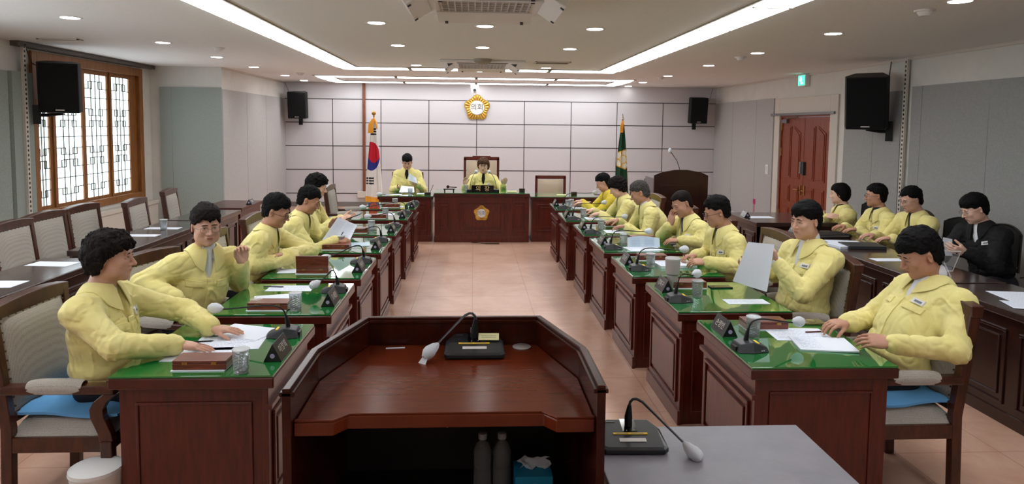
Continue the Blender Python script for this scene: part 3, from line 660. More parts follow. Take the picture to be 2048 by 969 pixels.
# ------------------------------------------------------------ dark desks along both side walls
def dark_desk(x0, x1, y0, y1, z, front, label, grp, mt=M_espresso, mtop=M_espresso_top):
    cx_, cy_ = (x0 + x1) / 2, (y0 + y1) / 2; hx, hy = (x1 - x0) / 2, (y1 - y0) / 2
    t = thing('dark_desk', label, 'desk', (cx_, cy_, 0), 0, grp)
    MB().box(-hx, hx, -hy, hy, z - .05, z).build('tabletop', mtop, t, bev=.006)
    fx = front * (hx - .03)
    body = MB().box(min(fx, fx - front * .025), max(fx, fx - front * .025), -hy + .03, hy - .03, 0, z - .051).box(-hx + .03, hx - .055, -hy + .03, -hy + .055, 0, z - .051).box(-hx + .03, hx - .055, hy - .055, hy - .03, 0, z - .051)
    o = body.build('carcass', mt, t)
    b = MB(); n = max(1, round((y1 - y0) / .62)); L = 2 * hy - .1
    for k in range(n):
        a = -hy + .05 + L * k / n + .05; c = -hy + .05 + L * (k + 1) / n - .05
        b.frame(a, c, .12, z - .13, fx, .018, front * .012, 'x'); b.frame(a + .05, c - .05, .17, z - .18, fx, .01, front * .01, 'x')
    b.box(min(fx, fx + front * .01), max(fx, fx + front * .01), -hy + .03, hy - .03, 0, .08)
    b.build('moulding', mt, o, bev=.003)
    return t
G1, G2 = 'dark desks by the window', 'dark desks by the right wall'
dark_desk(-3.47, -2.96, 3.0, 5.66, .715, 1, 'long dark desk by the window nearest the camera, with two loose sheets', G1)
dark_desk(-3.47, -2.96, 5.98, 7.82, .715, 1, 'long dark desk by the window with a water glass, middle one', G1)
dark_desk(-3.47, -2.96, 7.9, 8.86, .715, 1, 'short dark desk beyond the glass, empty top', G1)
dark_desk(-3.55, -2.99, 8.97, 9.87, .725, 1, 'brown desk at the far left corner with one nameplate', G1, M_mahog_z, M_mahog)
dark_desk(3.28, 3.86, 1.9, 4.62, .73, -1, 'long dark desk by the right wall nearest the camera, with the clear tablet stand', G2)
dark_desk(3.28, 3.86, 4.66, 7.12, .73, -1, 'long dark desk by the right wall with folders and loose papers', G2)
dark_desk(3.30, 4.28, 7.72, 8.7, .73, -1, 'dark desk beyond the others near the door with one sheet', G2)
# podium in the far right corner
t = thing('podium', 'tall dark wooden speaking podium in the far right corner', 'podium', (3.17, 10.25, 0))
pts = [(-.42, 0), (-.42, 1.10), (-.30, 1.15), (-.1, 1.185), (.1, 1.185), (.30, 1.15), (.42, 1.10), (.42, 0)]
MB().prism([(a, z) for a, z in pts], -.03, 0, 'y').build('front_panel', M_espresso, t, bev=.006)
MB().box(-.42, -.39, 0, .5, 0, 1.05).build('side_panel', M_espresso, t, bev=.004); MB().box(.39, .42, 0, .5, 0, 1.05).build('side_panel', M_espresso, t, bev=.004)
MB().box(-.39, .39, 0.001, .48, .96, .99).build('top_shelf', M_espresso, t)
b = MB(); b.frame(-.32, .32, .15, .95, -.03, .02, -.012); b.build('moulding', M_espresso, t, bev=.003)
t = thing('gooseneck_microphone', 'thin gooseneck microphone on the far right podium', 'microphone', (3.19, 10.45, .991))
MB().lathe([(.04, 0), (.035, .02), (.012, .03)], 16).build('base', M_black, t, smooth=True)
MB().tube([(0, 0, .03), (.02, 0, .2), (-.03, 0, .33), (-.12, 0, .45)], .005).build('gooseneck', M_black, t, smooth=True)
MB().sphere((-.14, 0, .48), .028, 12, 8, (1, 1, 1.5)).build('mic_cover', M_foam, t, smooth=True)
t = thing('wall_box', 'small grey outlet box behind the far right podium', 'box', (3.98, 15.28, .55))
MB().box(-.1, .1, -.06, 0, -.12, .12).build('housing', M_greymetal, t, bev=.006)
# ------------------------------------------------------------ black office chairs behind the right-hand desks
def office_chair(x, y, lb, first_=[None]):
    if first_[0] is None:
        t = thing('office_chair', lb, 'chair', (x, y, 0), PI / 2, 'black mesh-back chairs by the right wall'); first_[0] = t
        A = np.array([[(u * .23, -.24 - .05 * (1 - u * u) * 1.0, .55 + .40 * v - .06 * u * u * v) for v in np.linspace(0, 1, 8)] for u in np.linspace(-1, 1, 12)])
        MB().slab(A, (0, -.02, 0)).build('backrest', M_black, t, smooth=True)
        rim = [(u * .235, -.25 - .05 * (1 - u * u), .955 - .06 * u * u) for u in np.linspace(-1, 1, 12)]
        MB().tube([(-.235, -.24, .55)] + rim + [(.235, -.24, .55)], .012).build('back_frame', M_blackgloss, t, smooth=True)
        A = np.array([[(u * .24, v * .23, .44 + .03 * (1 - u ** 4) * (1 - v ** 4)) for v in np.linspace(-1, 1, 8)] for u in np.linspace(-1, 1, 8)])
        MB().grid(A).box(-.24, .24, -.23, .23, .40, .441).build('seat', M_black, t, smooth=True)
        for sx in (-1, 1):
            for sy in (-1, 1): MB().tube([(sx * .21, sy * .2, .41), (sx * .23, sy * .23, 0)], .012).build('leg', M_charcoal, t, smooth=True)
        return t
    return dup(first_[0], (x, y, 0), PI / 2, lb)
for x, y, lb in ((4.62, 8.0, 'black chair under the woman with folded arms by the door'), (4.60, 7.1, 'black chair under the man in glasses, middle of the wall row'), (4.62, 6.5, 'black chair under the man in round glasses by the wall'),
                 (4.66, 6.03, 'empty black mesh chair left of the man in the dark jacket'), (4.66, 5.35, 'black chair under the man in the dark jacket'), (4.40, 4.6, 'black mesh chair at the right edge, behind the writing hand')):
    office_chair(x, y, lb)
# ------------------------------------------------------------ foreground lectern
t = thing('lectern', 'large reddish wooden lectern in the foreground with an open shelf compartment', 'lectern', (-.075, 2.3, 0))
def lecp(h): return [(-h * .455 / .455, -.33)]
outer = [(-.472, -.35), (-.472, .01), (-.352, .41), (.352, .41), (.472, .01), (.472, -.35)]
inner = [(-.447, -.35), (-.447, .005), (-.335, .385), (.335, .385), (.447, .005), (.447, -.35)]
def wallring(b, o, i, z0, z1):
    n = len(o); v = [(x, y, z0) for x, y in o] + [(x, y, z1) for x, y in o] + [(x, y, z0) for x, y in i] + [(x, y, z1) for x, y in i]; fs = []
    for k in range(n - 1):
        fs += [(k, k + 1, n + k + 1, n + k), (2 * n + k + 1, 2 * n + k, 3 * n + k, 3 * n + k + 1), (n + k, n + k + 1, 3 * n + k + 1, 3 * n + k), (k + 1, k, 2 * n + k, 2 * n + k + 1)]
    fs += [(0, n, 3 * n, 2 * n), (n - 1, 3 * n - 1, 4 * n - 1, 2 * n - 1)]
    return b.add(v, fs)
wallring(MB(), outer, inner, 0, 1.045).build('side_walls', M_lect_d, t)
o2 = [(x * 1.018, y * 1.015 + (0 if abs(y) < .3 and y < 0 else .0)) for x, y in outer]; i2 = [(x * .975, y * .985) for x, y in inner]
o2[0] = (o2[0][0], -.35); o2[-1] = (o2[-1][0], -.35); i2[0] = (i2[0][0], -.35); i2[-1] = (i2[-1][0], -.35)
rim = wallring(MB(), o2, i2, 1.032, 1.046); wallring(rim, outer, inner, 1.046, 1.056); rim.build('rim_moulding', M_lect_d, t, bev=.003)
surf = [(-.445, -.33), (-.33, -.33), (-.295, -.285), (.295, -.285), (.33, -.33), (.445, -.33), (.445, .005), (.333, .383), (-.333, .383), (-.445, .005)]
MB().prism(surf, .905, .945).build('writing_surface', M_lect, t, bev=.004)
lipp = [(-.445, -.325), (-.33, -.325), (-.29, -.28), (.29, -.28), (.33, -.325), (.445, -.325), (.445, -.31), (.335, -.31), (.285, -.265), (-.285, -.265), (-.335, -.31), (-.445, -.31)]
MB().prism(lipp, .945, .951).build('edge_strip', M_lect, t, bev=.002)
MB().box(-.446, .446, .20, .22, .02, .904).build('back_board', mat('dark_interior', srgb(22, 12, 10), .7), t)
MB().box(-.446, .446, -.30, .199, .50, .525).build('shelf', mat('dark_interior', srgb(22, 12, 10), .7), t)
MB().box(-.446, .446, -.30, .38, .0, .03).build('bottom_board', M_lect_d, t)
MB().box(-.02, -.01, .195, .2, .70, .74).sphere((-.015, .19, .70), .009, 8, 6).build('key_latch', M_brass, t)
# grey side table beside the lectern
t = thing('side_table', 'plain grey-topped table beside the lectern in the foreground', 'table', (.81, 1.98, 0))
MB().box(-.385, .4, -.60, .43, .695, .72).build('tabletop', M_table, t, bev=.004)
for sx in (-1, 1):
    for sy in (-1, 1): MB().box(sx * .34 - .02, sx * .34 + .02, sy * .36 - .1 - .02, sy * .36 - .1 + .02, 0, .694).build('leg', M_greymetal, t, bev=.003)
# waste bin
t = thing('waste_bin', 'white round plastic bin on the floor by the nearest left desk', 'bin', (-1.66, 3.02, 0))
MB().lathe([(.085, 0), (.105, .27), (.11, .28)], 32).build('body', M_white, t, smooth=True)
MB().lathe([(.108, .281), (.108, .295), (.085, .305), (0, .307)], 32).build('lid', M_white, t, smooth=True)
# ------------------------------------------------------------ wall speakers
def speaker(loc, rz, tilt, scl, wall_off, label):
    t = thing('wall_speaker', label, 'loudspeaker', loc, rz, 'black wall loudspeakers')
    R = rotx(tilt); S = scl
    pts = [(-.22 * S, -.17 * S), (.22 * S, -.17 * S), (.25 * S, -.05 * S), (.16 * S, .17 * S), (-.16 * S, .17 * S), (-.25 * S, -.05 * S)]
    MB().xf(R).prism(pts, -.33 * S, .33 * S).build('cabinet', M_black, t, bev=.012)
    MB().xf(R).prism([(-.215 * S, -.172 * S), (.215 * S, -.172 * S), (.215 * S, -.18 * S), (-.215 * S, -.18 * S)], -.32 * S, .32 * S).build('grille', M_speaker, t, bev=.003)
    MB().xf(R).box(-.05 * S, .05 * S, -.184 * S, -.18 * S, -.295 * S, -.28 * S).build('badge', M_letter, t)
    b = MB().tube([(0, .15 * S, -.2 * S), (0, .15 * S, -.36 * S), (wall_off[0] * .6, .15 * S + wall_off[1] * .6, -.38 * S), (wall_off[0], .15 * S + wall_off[1], -.38 * S)], .022)
    b.box(wall_off[0] - .04, wall_off[0] + .04, .15 * S + wall_off[1] - .04, .15 * S + wall_off[1] + .0, -.5 * S, -.25 * S).build('bracket', M_black, t)
    return t
speaker((-4.98, 8.58, 2.235), math.radians(26), math.radians(9), .90, (-.24, -.12), 'black loudspeaker on a bracket over the window wall at the left')
speaker((5.15, 8.72, 2.20), math.radians(-36), math.radians(14), 1.04, (.26, .0), 'black loudspeaker on a bracket on the right wall beyond the door')
speaker((-3.77, 15.0, 2.23), 0, math.radians(6), .86, (0, .1), 'black loudspeaker at the left end of the back wall')
speaker((4.97, 15.0, 2.22), 0, math.radians(6), .86, (0, .1), 'black loudspeaker at the right end of the back wall')
def cable(pts, lb, r=.006):
    o = MB().tube([np.array(p) - np.array(pts[0]) for p in pts], r, 6).build('speaker_cable', M_black, None, smooth=True, loc=pts[0]); tag(o, lb, 'cable', 'speaker cables')
cable([(-5.24, 8.36, 2.73), (-5.2, 8.42, 2.5), (-5.0, 8.5, 2.38), (-4.85, 8.6, 2.3)], 'black cable drooping to the left window speaker')
cable([(5.47, 8.75, 2.72), (5.42, 8.72, 2.4), (5.40, 8.70, 2.2), (5.44, 8.72, 2.0)], 'black cable running down beside the right wall speaker')
cable([(-4.1, 15.2, 2.72), (-4.0, 15.15, 2.5), (-3.9, 15.1, 2.35)], 'thin cable above the back left speaker', .004)
cable([(5.38, 15.2, 2.72), (5.32, 15.2, 2.5), (5.2, 15.15, 2.3)], 'thin cable above the back right speaker', .004)
# ------------------------------------------------------------ flags
def flag(name, label, loc, mats, paint, ztop, finial, hw_bot, zb, folds=5):
    t = thing(name, label, 'flag', loc)
    MB().lathe([(.16, 0), (.16, .03), (.05, .06), (.025, .1)], 24).build('stand', M_brass, t, smooth=True)
    MB().tube([(0, 0, .08), (0, 0, ztop)], .012).build('pole', M_chairwood, t, smooth=True)
    if finial == 'ball': MB().sphere((0, 0, ztop + .02), .042, 14, 10).lathe([(.012, 0), (.022, .01), (.012, .03)], 12, (0, 0, ztop - .05)).build('finial', M_brass, t, smooth=True)
    else: MB().lathe([(.012, -.06), (.022, -.04), (.01, -.02), (.03, .0), (.0, .12)], 10, (0, 0, ztop)).build('finial', M_chrome, t, smooth=True)
    return t
def cloth(t, ztop, zb, hl, hr, mats, colorf, name='flag_cloth'):
    nu, nv = 140, 230; G = np.zeros((nv, nu, 3)); mb = MB()
    for i in range(nv):
        v = i / (nv - 1); z = ztop + (zb - ztop) * v
        sp_ = v ** .62
        for j in range(nu):
            u = j / (nu - 1); x = -hl * sp_ + (hl + hr) * sp_ * u
            amp = .012 + .035 * sp_
            G[i, j] = (x, -.03 - .05 * sp_ + amp * math.sin(u * 12 + .8 * math.sin(v * 3)) * .5 + .006 * math.sin(u * 31), z + .05 * (1 - u) * v)
    V = G.reshape(-1, 3); fs = []; mi = []
    for i in range(nv - 1):
        for j in range(nu - 1):
            fs.append((i * nu + j, i * nu + j + 1, (i + 1) * nu + j + 1, (i + 1) * nu + j)); c = (G[i, j] + G[i + 1, j + 1]) / 2
            mi.append(colorf(c[0], c[2], j / (nu - 1), i / (nv - 1)))
    mb.v = [tuple(p) for p in V]; mb.f = fs; mb.mi = mi
    o = mb.build(name, mats, t); o.data.polygons.foreach_set('use_smooth', [True] * len(o.data.polygons)); return o
FY = 13.2
M_flagw = mat('flag_white', srgb(222, 218, 214), .8); M_flagred = mat('flag_red', srgb(190, 22, 44), .8); M_flagblue = mat('flag_blue', srgb(38, 44, 130), .8); M_flagblk = mat('flag_black', srgb(24, 26, 40), .8); M_fringe = mat('gold_fringe', srgb(232, 160, 50), .8)
def kr(x, z, u, v):
    if v > .93: return 4
    cx_, cz_ = -.045, 1.22
    if z > .5:
        rx, rz = .165, .275
        dx, dz = (x - cx_) / rx, (z - cz_) / rz
        if dx * dx + dz * dz < 1: return 2 if dz < -.05 - .45 * math.sin((dx) * 2.2 + .9) * .9 else 1
    for zc, side in ((1.70, 0), (.76, 1)):
        dz = z - zc
        xc = -.02 if side == 0 else -.07
        if abs(x - xc) < .075 and abs(dz) < .075:
            k = (dz + .075) / .05
            if (k % 1) < .62 and not (side == 1 and abs(x - xc + .028) < .006): return 3
    return 0
t = flag('national_flag', 'white national flag with a red and blue circle, left of the dais', (-1.90, FY, 0), None, None, 2.02, 'ball', .2, .3)
cloth(t, 1.93, .30, .165, .19, [M_flagw, M_flagred, M_flagblue, M_flagblk, M_fringe], kr)
b = MB()
for k in range(7): b.tube([(-.02 + .006 * k, -.04, 1.93), (-.085 + .013 * k, -.07, 1.82), (-.095 + .015 * k, -.075, 1.66)], .011, 6)
b.tube([(0, -.02, 1.96), (.05, -.05, 1.85), (.07, -.06, 1.74)], [.01, .02, .012], 8).build('tassel', M_fringe, t, smooth=True)
M_fg = mat('flag_green', srgb(14, 62, 36), .8); M_fwhite = mat('flag_crest_white', srgb(214, 210, 190), .8); M_fgold = mat('flag_crest_gold', srgb(206, 160, 60), .8)
def gr(x, z, u, v):
    dx, dz = (x - .01), (z - 1.20); r = math.hypot(dx * 1.25, dz); a = math.atan2(dz, dx * 1.25)
    R = .205 * (1 - .16 * abs(math.sin(2.5 * a)))
    if r < .075: return 1
    if r < .09: return 2
    if r < R - .02: return 1 if abs(math.sin(2.5 * a)) < .93 else 2
    if r < R: return 2
    if u > .97 or v > .97: return 2
    return 0
t = flag('green_flag', 'dark green council flag with a white and gold crest, right of the dais', (2.90, FY, 0), None, None, 1.98, 'spear', .2, .3)
cloth(t, 1.95, .30, .17, .14, [M_fg, M_fwhite, M_fgold], gr)
b = MB()
for k in range(5): b.tube([(-.01 + .005 * k, -.04, 1.95), (-.05 + .012 * k, -.07, 1.86), (-.055 + .012 * k, -.07, 1.72)], .009, 6)
b.build('tassel', M_fringe, t, smooth=True)
text('lettering', '의', .10, M_letter, t, (.07, -.16, .72), FACE_MY)
# ------------------------------------------------------------ things on the desks
ZD = .7147
def bez(p0, p1, p2, p3, n=14):
    p0, p1, p2, p3 = [np.array(q, float) for q in (p0, p1, p2, p3)]
    return [((1 - t) ** 3) * p0 + 3 * (1 - t) ** 2 * t * p1 + 3 * (1 - t) * t * t * p2 + t ** 3 * p3 for t in np.linspace(0, 1, n)]
def conf_mic(x, y, z, head, face, label, round_=False, group='desk conference microphones'):
    """face: world angle towards the seated person; head: world position of the covered mic head"""
    t = thing('conference_microphone', label, 'microphone', (x, y, z), face, group)
    # wedge base with tapered front and raised back, local +X towards the speaker
    A = [(-.075, -.06), (.0, -.072), (.085, -.052), (.095, -.02), (.095, .02), (.085, .052), (.0, .072), (-.075, .06)]
    zt = [.040, .052, .022, .018, .018, .022, .052, .040]; sc_ = .82
    v = [(a, b, 0) for a, b in A] + [(a * (sc_ if a < .02 else .93) + .0, b * .72, h) for (a, b), h in zip(A, zt)]
    n = len(A)
    MB().add(v, [tuple(range(n))[::-1]] + [(i, (i + 1) % n, n + (i + 1) % n, n + i) for i in range(n)] + [(n, n + 1, n + 6, n + 7), (n + 1, n + 2, n + 5, n + 6), (n + 2, n + 3, n + 4, n + 5)]).build('base', M_charcoal, t, bev=.004)
    MB().box(-.079, -.03, -.025, .025, .0, .024).build('back_notch', M_black, t)
    MB().box(.03, .045, -.028, .028, .036, .0395).build('label_strip', M_yellowtape, t)
    MB().sphere((.04, -.064, .012), .003, 6, 4).sphere((.052, -.061, .012), .003, 6, 4).build('indicator', M_letter, t)
    c, s = math.cos(-face), math.sin(-face); hx, hy, hz = head[0] - x, head[1] - y, head[2] - z
    h = np.array([c * hx - s * hy, s * hx + c * hy, hz]); b0 = np.array([-.015, 0, .048])
    MB().tube([b0, b0 + [0.004, 0, .03], b0 + [.012, 0, .062]], [.012, .011, .0055], 10).build('neck_socket', M_black, t, smooth=True)
    up = max(h[2], .12)
    pts = bez(b0 + [.012, 0, .06], b0 + [.03, 0, up * .95 + .03], b0 * .5 + h * .5 + [0, 0, .045], h - nrm_(h - b0) * .02)
    MB().tube(pts, .0042, 8).build('gooseneck', M_black, t, smooth=True)
    d = nrm_(h - pts[-4])
    cv = MB(); n = 10; prof = [(.006, -.036), (.020, -.016), (.029, .008), (.028, .026), (.018, .042), (0, .047)]
    a = np.array([0, 0, 1.]); u = nrm_(np.cross(a, d)) if abs(d[2]) < .95 else np.array([1., 0, 0]); w_ = np.cross(d, u)
    R = np.stack([u, w_, d], 1); rr = random.Random(int(abs(x * 1000 + y * 77)))
    cv.xf(R, h).lathe(prof, 12)
    cv.v = [tuple(np.array(q) + np.array([rr.uniform(-.0018, .0018) for _ in range(3)])) for q in cv.v]
    cv.build('mic_cover', M_foam, t, smooth=True)
    return t
def nrm_(v): v = np.array(v, float); return v / (np.linalg.norm(v) + 1e-9)
micsR = [((1.385, 3.28), (1.70, 3.42, .815)), ((1.315, 4.24), (1.475, 4.38, .86)), ((1.29, 5.18), (1.66, 5.25, .865)), ((1.27, 6.10), (1.625, 6.22, .86)), ((1.24, 7.00), (1.63, 7.25, .86)), ((1.20, 8.02), (1.60, 8.25, .90)), ((1.235, 9.15), (1.68, 9.35, .92))]
micsL = [((-.975, 3.56), (-1.345, 3.62, .845)), ((-.905, 4.51), (-1.00, 4.37, .80)), ((-.885, 5.47), (-1.13, 5.30, .79)), ((-.88, 6.47), (-1.17, 6.42, .80)), ((-.86, 7.42), (-1.12, 7.33, .84)), ((-.85, 8.55), (-1.36, 8.52, .80)), ((-.83, 9.60), (-1.30, 9.60, .85))]
deskR = ['on the nearest right desk', 'on the right desk with the phone', 'on the right desk of the man with the watch', 'on the right desk with the large curved booklet', 'on the right desk of the grey-haired man', 'on the right desk of the woman with curls', 'on the right desk closest to the dais']
deskL = ['on the nearest left desk', 'on the left desk of the man facing the camera', 'on the left desk with the open box', 'on the left desk of the man writing', 'on the left desk of the woman with the tablet', 'on the empty left desk second from the dais', 'on the empty left desk closest to the dais']
for i, ((x, y), h) in enumerate(micsR): conf_mic(x, y, ZD, h, 0.05, 'black gooseneck microphone with white cover ' + deskR[i])
for i, ((x, y), h) in enumerate(micsL): conf_mic(x, y, ZD, h, PI + .05, 'black gooseneck microphone with white cover ' + deskL[i])
NAMES = ['손영빈', '강미구', '김도현', '박상준', '정하나', '이성호', '최영민', '이정희', '오세정', '한동우', '윤재호', '조민수', '신지영', '서기태']
def nameplate(x, y, z, rz, label, txt, w=.19, h=.085, grp='black triangular nameplates'):
    t = thing('nameplate', label, 'nameplate', (x, y, z), rz, grp)
    MB().prism([(-.042, 0), (.042, 0), (0, h)], -w / 2, w / 2, 'x').build('prism_body', M_blackgloss if False else mat('nameplate_black', srgb(20, 20, 22), .3, coat=.3), t, bev=.002)
    # local faces look towards -Y and +Y, lettering on both
    a = math.atan2(h, .042); sl = math.hypot(h, .042)
    for s in (1, -1):
        Rf = np.array([[1, 0, 0], [0, math.cos(a), -math.sin(a)], [0, math.sin(a), math.cos(a)]])
        if s < 0: Rf = rotz(PI) @ Rf
        off = np.array([0, -s * .021 - s * .0012, h / 2 + .001])
        text('lettering', txt, .043, M_letter, t, off, Rf, .0004)
    for s in (-1, 1): MB().xf(roty(PI / 2 * s), (s * (w / 2), 0, .028)).lathe([(.011, 0), (.011, .0015), (0, .0015)], 16).build('end_badge', mat('badge_violet', srgb(176, 160, 200), .3), t)
npR = [(1.368, 3.575), (1.31, 4.54), (1.26, 5.45), (1.235, 6.36), (1.20, 7.33), (1.155, 8.27), (1.165, 9.53)]
npL = [(-.925, 3.25), (-.875, 4.22), (-.86, 5.18), (-.86, 6.12), (-.84, 7.10), (-.84, 8.22), (-.82, 9.25)]
for i, (x, y) in enumerate(npR): nameplate(x, y, ZD, PI * 1.5 - .0, 'black nameplate with white letters ' + deskR[i], NAMES[i])
for i, (x, y) in enumerate(npL): nameplate(x, y, ZD, PI / 2, 'black nameplate with white letters ' + deskL[i], NAMES[7 + i])
nameplate(-3.02, 9.42, .7255, PI / 2, 'black nameplate alone on the far left brown desk', '의회', .15, .07)
nameplate(3.42, 7.00, .7305, PI * 1.5, 'black nameplate with white letters on the right wall desk, near the water glass', '속기사', .17, .07)
nameplate(3.38, 8.25, .7305, PI * 1.5, 'black nameplate beside the sheet on the farthest right wall desk', '의안', .15, .07)
# cut glass tumblers
def tumbler(x, y, z, label, lid=False, first_={}, grp='cut glass water tumblers'):
    key = lid
    if key not in first_:
        t = thing('water_glass', label, 'glass', (x, y, z), 0, grp)
        n = 32; rings = 16; v = []; fs = []; H_ = .105
        for i in range(rings + 1):
            zz = H_ * i / rings
            for k in range(n):
                a = 2 * PI * k / n; r = .031 + .006 * (i / rings)
                if 1 < i < 12: r += .0016 * (1 if ((k // 2) + i) % 2 else -1)
                v.append((r * math.cos(a), r * math.sin(a), zz))
        for i in range(rings):
            for k in range(n): k2 = (k + 1) % n; fs.append((i * n + k, i * n + k2, (i + 1) * n + k2, (i + 1) * n + k))
        m0 = len(v); ir = [(.0345, H_), (.031, .07), (.027, .014), (0.0005, .013)]
        for r, zz in ir:
            for k in range(n): a = 2 * PI * k / n; v.append((r * math.cos(a), r * math.sin(a), zz))
        for k in range(n): k2 = (k + 1) % n; fs.append((rings * n + k, rings * n + k2, m0 + k2, m0 + k))
        for i in range(len(ir) - 1):
            for k in range(n): k2 = (k + 1) % n; fs.append((m0 + i * n + k, m0 + i * n + k2, m0 + (i + 1) * n + k2, m0 + (i + 1) * n + k))
        fs.append(tuple(range(n))[::-1])
        MB().add(v, fs).build('glass_body', M_glass, t, smooth=False)
        MB().lathe([(.0342, H_ - .004), (.0378, H_ - .004), (.0382, H_ + .001), (.0342, H_ + .001)], 32).build('rim', M_glassrim, t, smooth=True)
        MB().lathe([(.0, .003), (.029, .003), (.030, .013), (0, .0125)], 32).build('foot', M_glassrim, t, smooth=True)
        if not lid: MB().lathe([(.0262, .0145), (.030, .068), (0, .068)], 24).build('water', M_water, t, smooth=True)
        if lid: MB().lathe([(.0, H_ + .012), (.026, H_ + .011), (.038, H_ + .004), (.0385, H_ + .0006), (.030, H_ - .002)][::-1], 28).build('lid', M_clearplastic, t, smooth=True)
        first_[key] = t; return t
    return dup(first_[key], (x, y, z), random.uniform(0, 3), label, grp)
glR = [(1.50, 3.50, True), (1.482, 4.36, False), (1.42, 5.32, False), (1.42, 6.30, False), (1.39, 7.28, False), (1.36, 8.30, False), (1.36, 9.35, False)]
glL = [(-1.025, 3.03, False), (-1.05, 4.06, False), (-1.19, 6.17, False), (-1.06, 7.16, False), (-1.06, 8.30, False), (-1.06, 9.32, False)]
for i, (x, y, l) in enumerate(glR): tumbler(x, y, ZD, ('lidded ' if l else '') + 'cut glass water tumbler ' + deskR[i], l)
nmL = [deskL[0], deskL[1], deskL[3], deskL[4], deskL[5], deskL[6]]
for (x, y, l), nm in zip(glL, nmL): tumbler(x, y, ZD, 'cut glass water tumbler ' + nm, l)
tumbler(1.30, 9.25, ZD, 'second water glass on the right desk closest to the dais')
tumbler(-3.19, 7.19, ZD, 'cut glass water tumbler on the dark desk by the window')
tumbler(3.50, 6.88, .7305, 'water glass behind the nameplate on the right wall desk')
tumbler(-.99, 10.80, .7195, 'water glass in front of the man at the left of the dais')
tumbler(-.11, 10.82, .7745, 'water glass beside the chairwoman nameplate')
def glass_lid(x, y, z, label):
    t = thing('glass_lid', label, 'lid', (x, y, z), 0, 'loose round glass lids')
    MB().lathe([(.037, 0), (.038, .004), (.026, .010), (0, .011)], 28).build('disc', M_clearplastic, t, smooth=True)
    MB().lathe([(.006, .010), (.007, .016), (0, .018)], 14).build('knob', M_clearplastic, t, smooth=True)
glass_lid(-1.30, 4.13, ZD + .047, 'loose round glass lid on the closed wooden box of the second left desk')
glass_lid(1.50, 6.33, ZD, 'loose round glass lid beside the glass on the fourth right desk')
# wooden ballot boxes with a white card underneath
def wbox(x, y, z, rz, label, open_=False, w=.235, d=.115, h=.042, grp='small wooden boxes on the desks'):
    o = MB().box(-w / 2 - .004, w / 2 - .004, -d / 2 - .012, d / 2 - .01, 0, .004).build('card', M_paper, None, loc=(x, y, z)); o.rotation_euler = (0, 0, rz); tag(o, 'white card under the wooden box ' + label.split('box ', 1)[1], 'card', 'white cards under the boxes')
    t = thing('wooden_box', label, 'box', (x, y, z + .0042), rz, grp)
    MB().box(-w / 2, w / 2, -d / 2, d / 2, 0, h * .68).build('body', M_boxwood, t, bev=.002)
    if open_: MB().xf(rotx(math.radians(96)), (0, -d / 2 + .013, h * .7)).box(-w / 2, w / 2, 0, .105, 0, .012).build('lid', M_boxwood, t, bev=.002)
    else: MB().box(-w / 2, w / 2, -d / 2, d / 2, h * .72, h).build('lid', M_boxwood, t, bev=.002)
    for q in (-.32, .22): MB().box(w * q, w * (q + .1), -d / 2 - .0015, -d / 2, h * .55, h * .85).build('clasp', M_brass, t)
wbox(-1.215, 3.105, ZD, 0, 'closed wooden box on the nearest left desk')
wbox(-1.21, 4.10, ZD, -.02, 'closed wooden box with a lid on it, second left desk')
wbox(-1.18, 5.10, ZD, 0, 'open wooden box on the third left desk', True)
wbox(-1.205, 6.08, ZD, 0, 'closed wooden box under the held sheet on the left')
wbox(-1.19, 7.03, ZD, 0, 'closed wooden box on the left desk of the woman with the tablet')
wbox(-1.14, 8.12, ZD, 0, 'closed wooden box on the empty left desk, second from the dais')
wbox(-1.10, 9.22, ZD, 0, 'closed wooden box on the empty left desk closest to the dais')
wbox(1.625, 3.66, ZD, 0, 'closed wooden box on the nearest right desk')
wbox(1.50, 4.62, ZD, 0, 'closed wooden box behind the tumbler of the second right desk')
wbox(1.50, 5.60, ZD, 0, 'closed wooden box on the right desk of the man with the watch')
wbox(1.66, 6.58, ZD, 0, 'closed wooden box on the right desk with the curved booklet')
wbox(1.60, 7.55, ZD, 0, 'closed wooden box on the right desk of the grey-haired man')
wbox(1.56, 8.58, ZD, 0, 'closed wooden box on the right desk of the woman with curls')
wbox(1.56, 9.60, ZD, 0, 'closed wooden box on the right desk closest to the dais')
# papers
def sheet(x, y, z, rz, label, w=.297, d=.21, lines=0, mt=None, th=.0012, grp='loose paper sheets', curl=0):
    n = 8; G = np.array([[(-w / 2 + w * i / (n - 1), -d / 2 + d * j / (n - 1), curl * (i / (n - 1)) ** 3 + .0004) for j in range(n)] for i in range(n)])
    t = thing('paper_sheet', label, 'paper', (x, y, z), rz, grp)
    MB().slab(G, (0, 0, th)).build('sheet', mt or M_paper, t)
    if lines:
        b = MB(); r = random.Random(int(abs(x * 1e4)))
        for k in range(lines):
            yy = d / 2 - .02 - (d - .04) * k / max(lines, 1); xx = -w / 2 + .02; e = w / 2 - .02 - r.random() * .08
            while xx < e: l = r.uniform(.01, .035); x1 = min(xx + l, e); b.box(xx, x1, yy - .0012, yy + .0012, th + .0004, th + .0008); xx = x1 + .006
        b.build('printed_text', M_print, t)
    return t
sheet(-1.28, 3.27, ZD, 0, 'white sheet partly under the wooden box on the nearest left desk', .33, .2)
sheet(-1.22, 3.44, ZD, .08, 'printed sheet under the hands of the curly-haired woman', .33, .22, 9)
sheet(-1.20, 3.62, ZD + .002, -.35, 'plain white sheet under the far hand of the curly-haired woman', .30, .21)
sheet(-1.22, 4.60, ZD, 0, 'printed sheet with a pen on the second left desk', .30, .16, 6)
sheet(-1.24, 4.36, ZD, .28, 'blank white sheet tilted beside the wooden box, second left desk', .28, .14)
sheet(-1.33, 5.16, ZD, .1, 'white sheet beside the open wooden box', .25, .16)
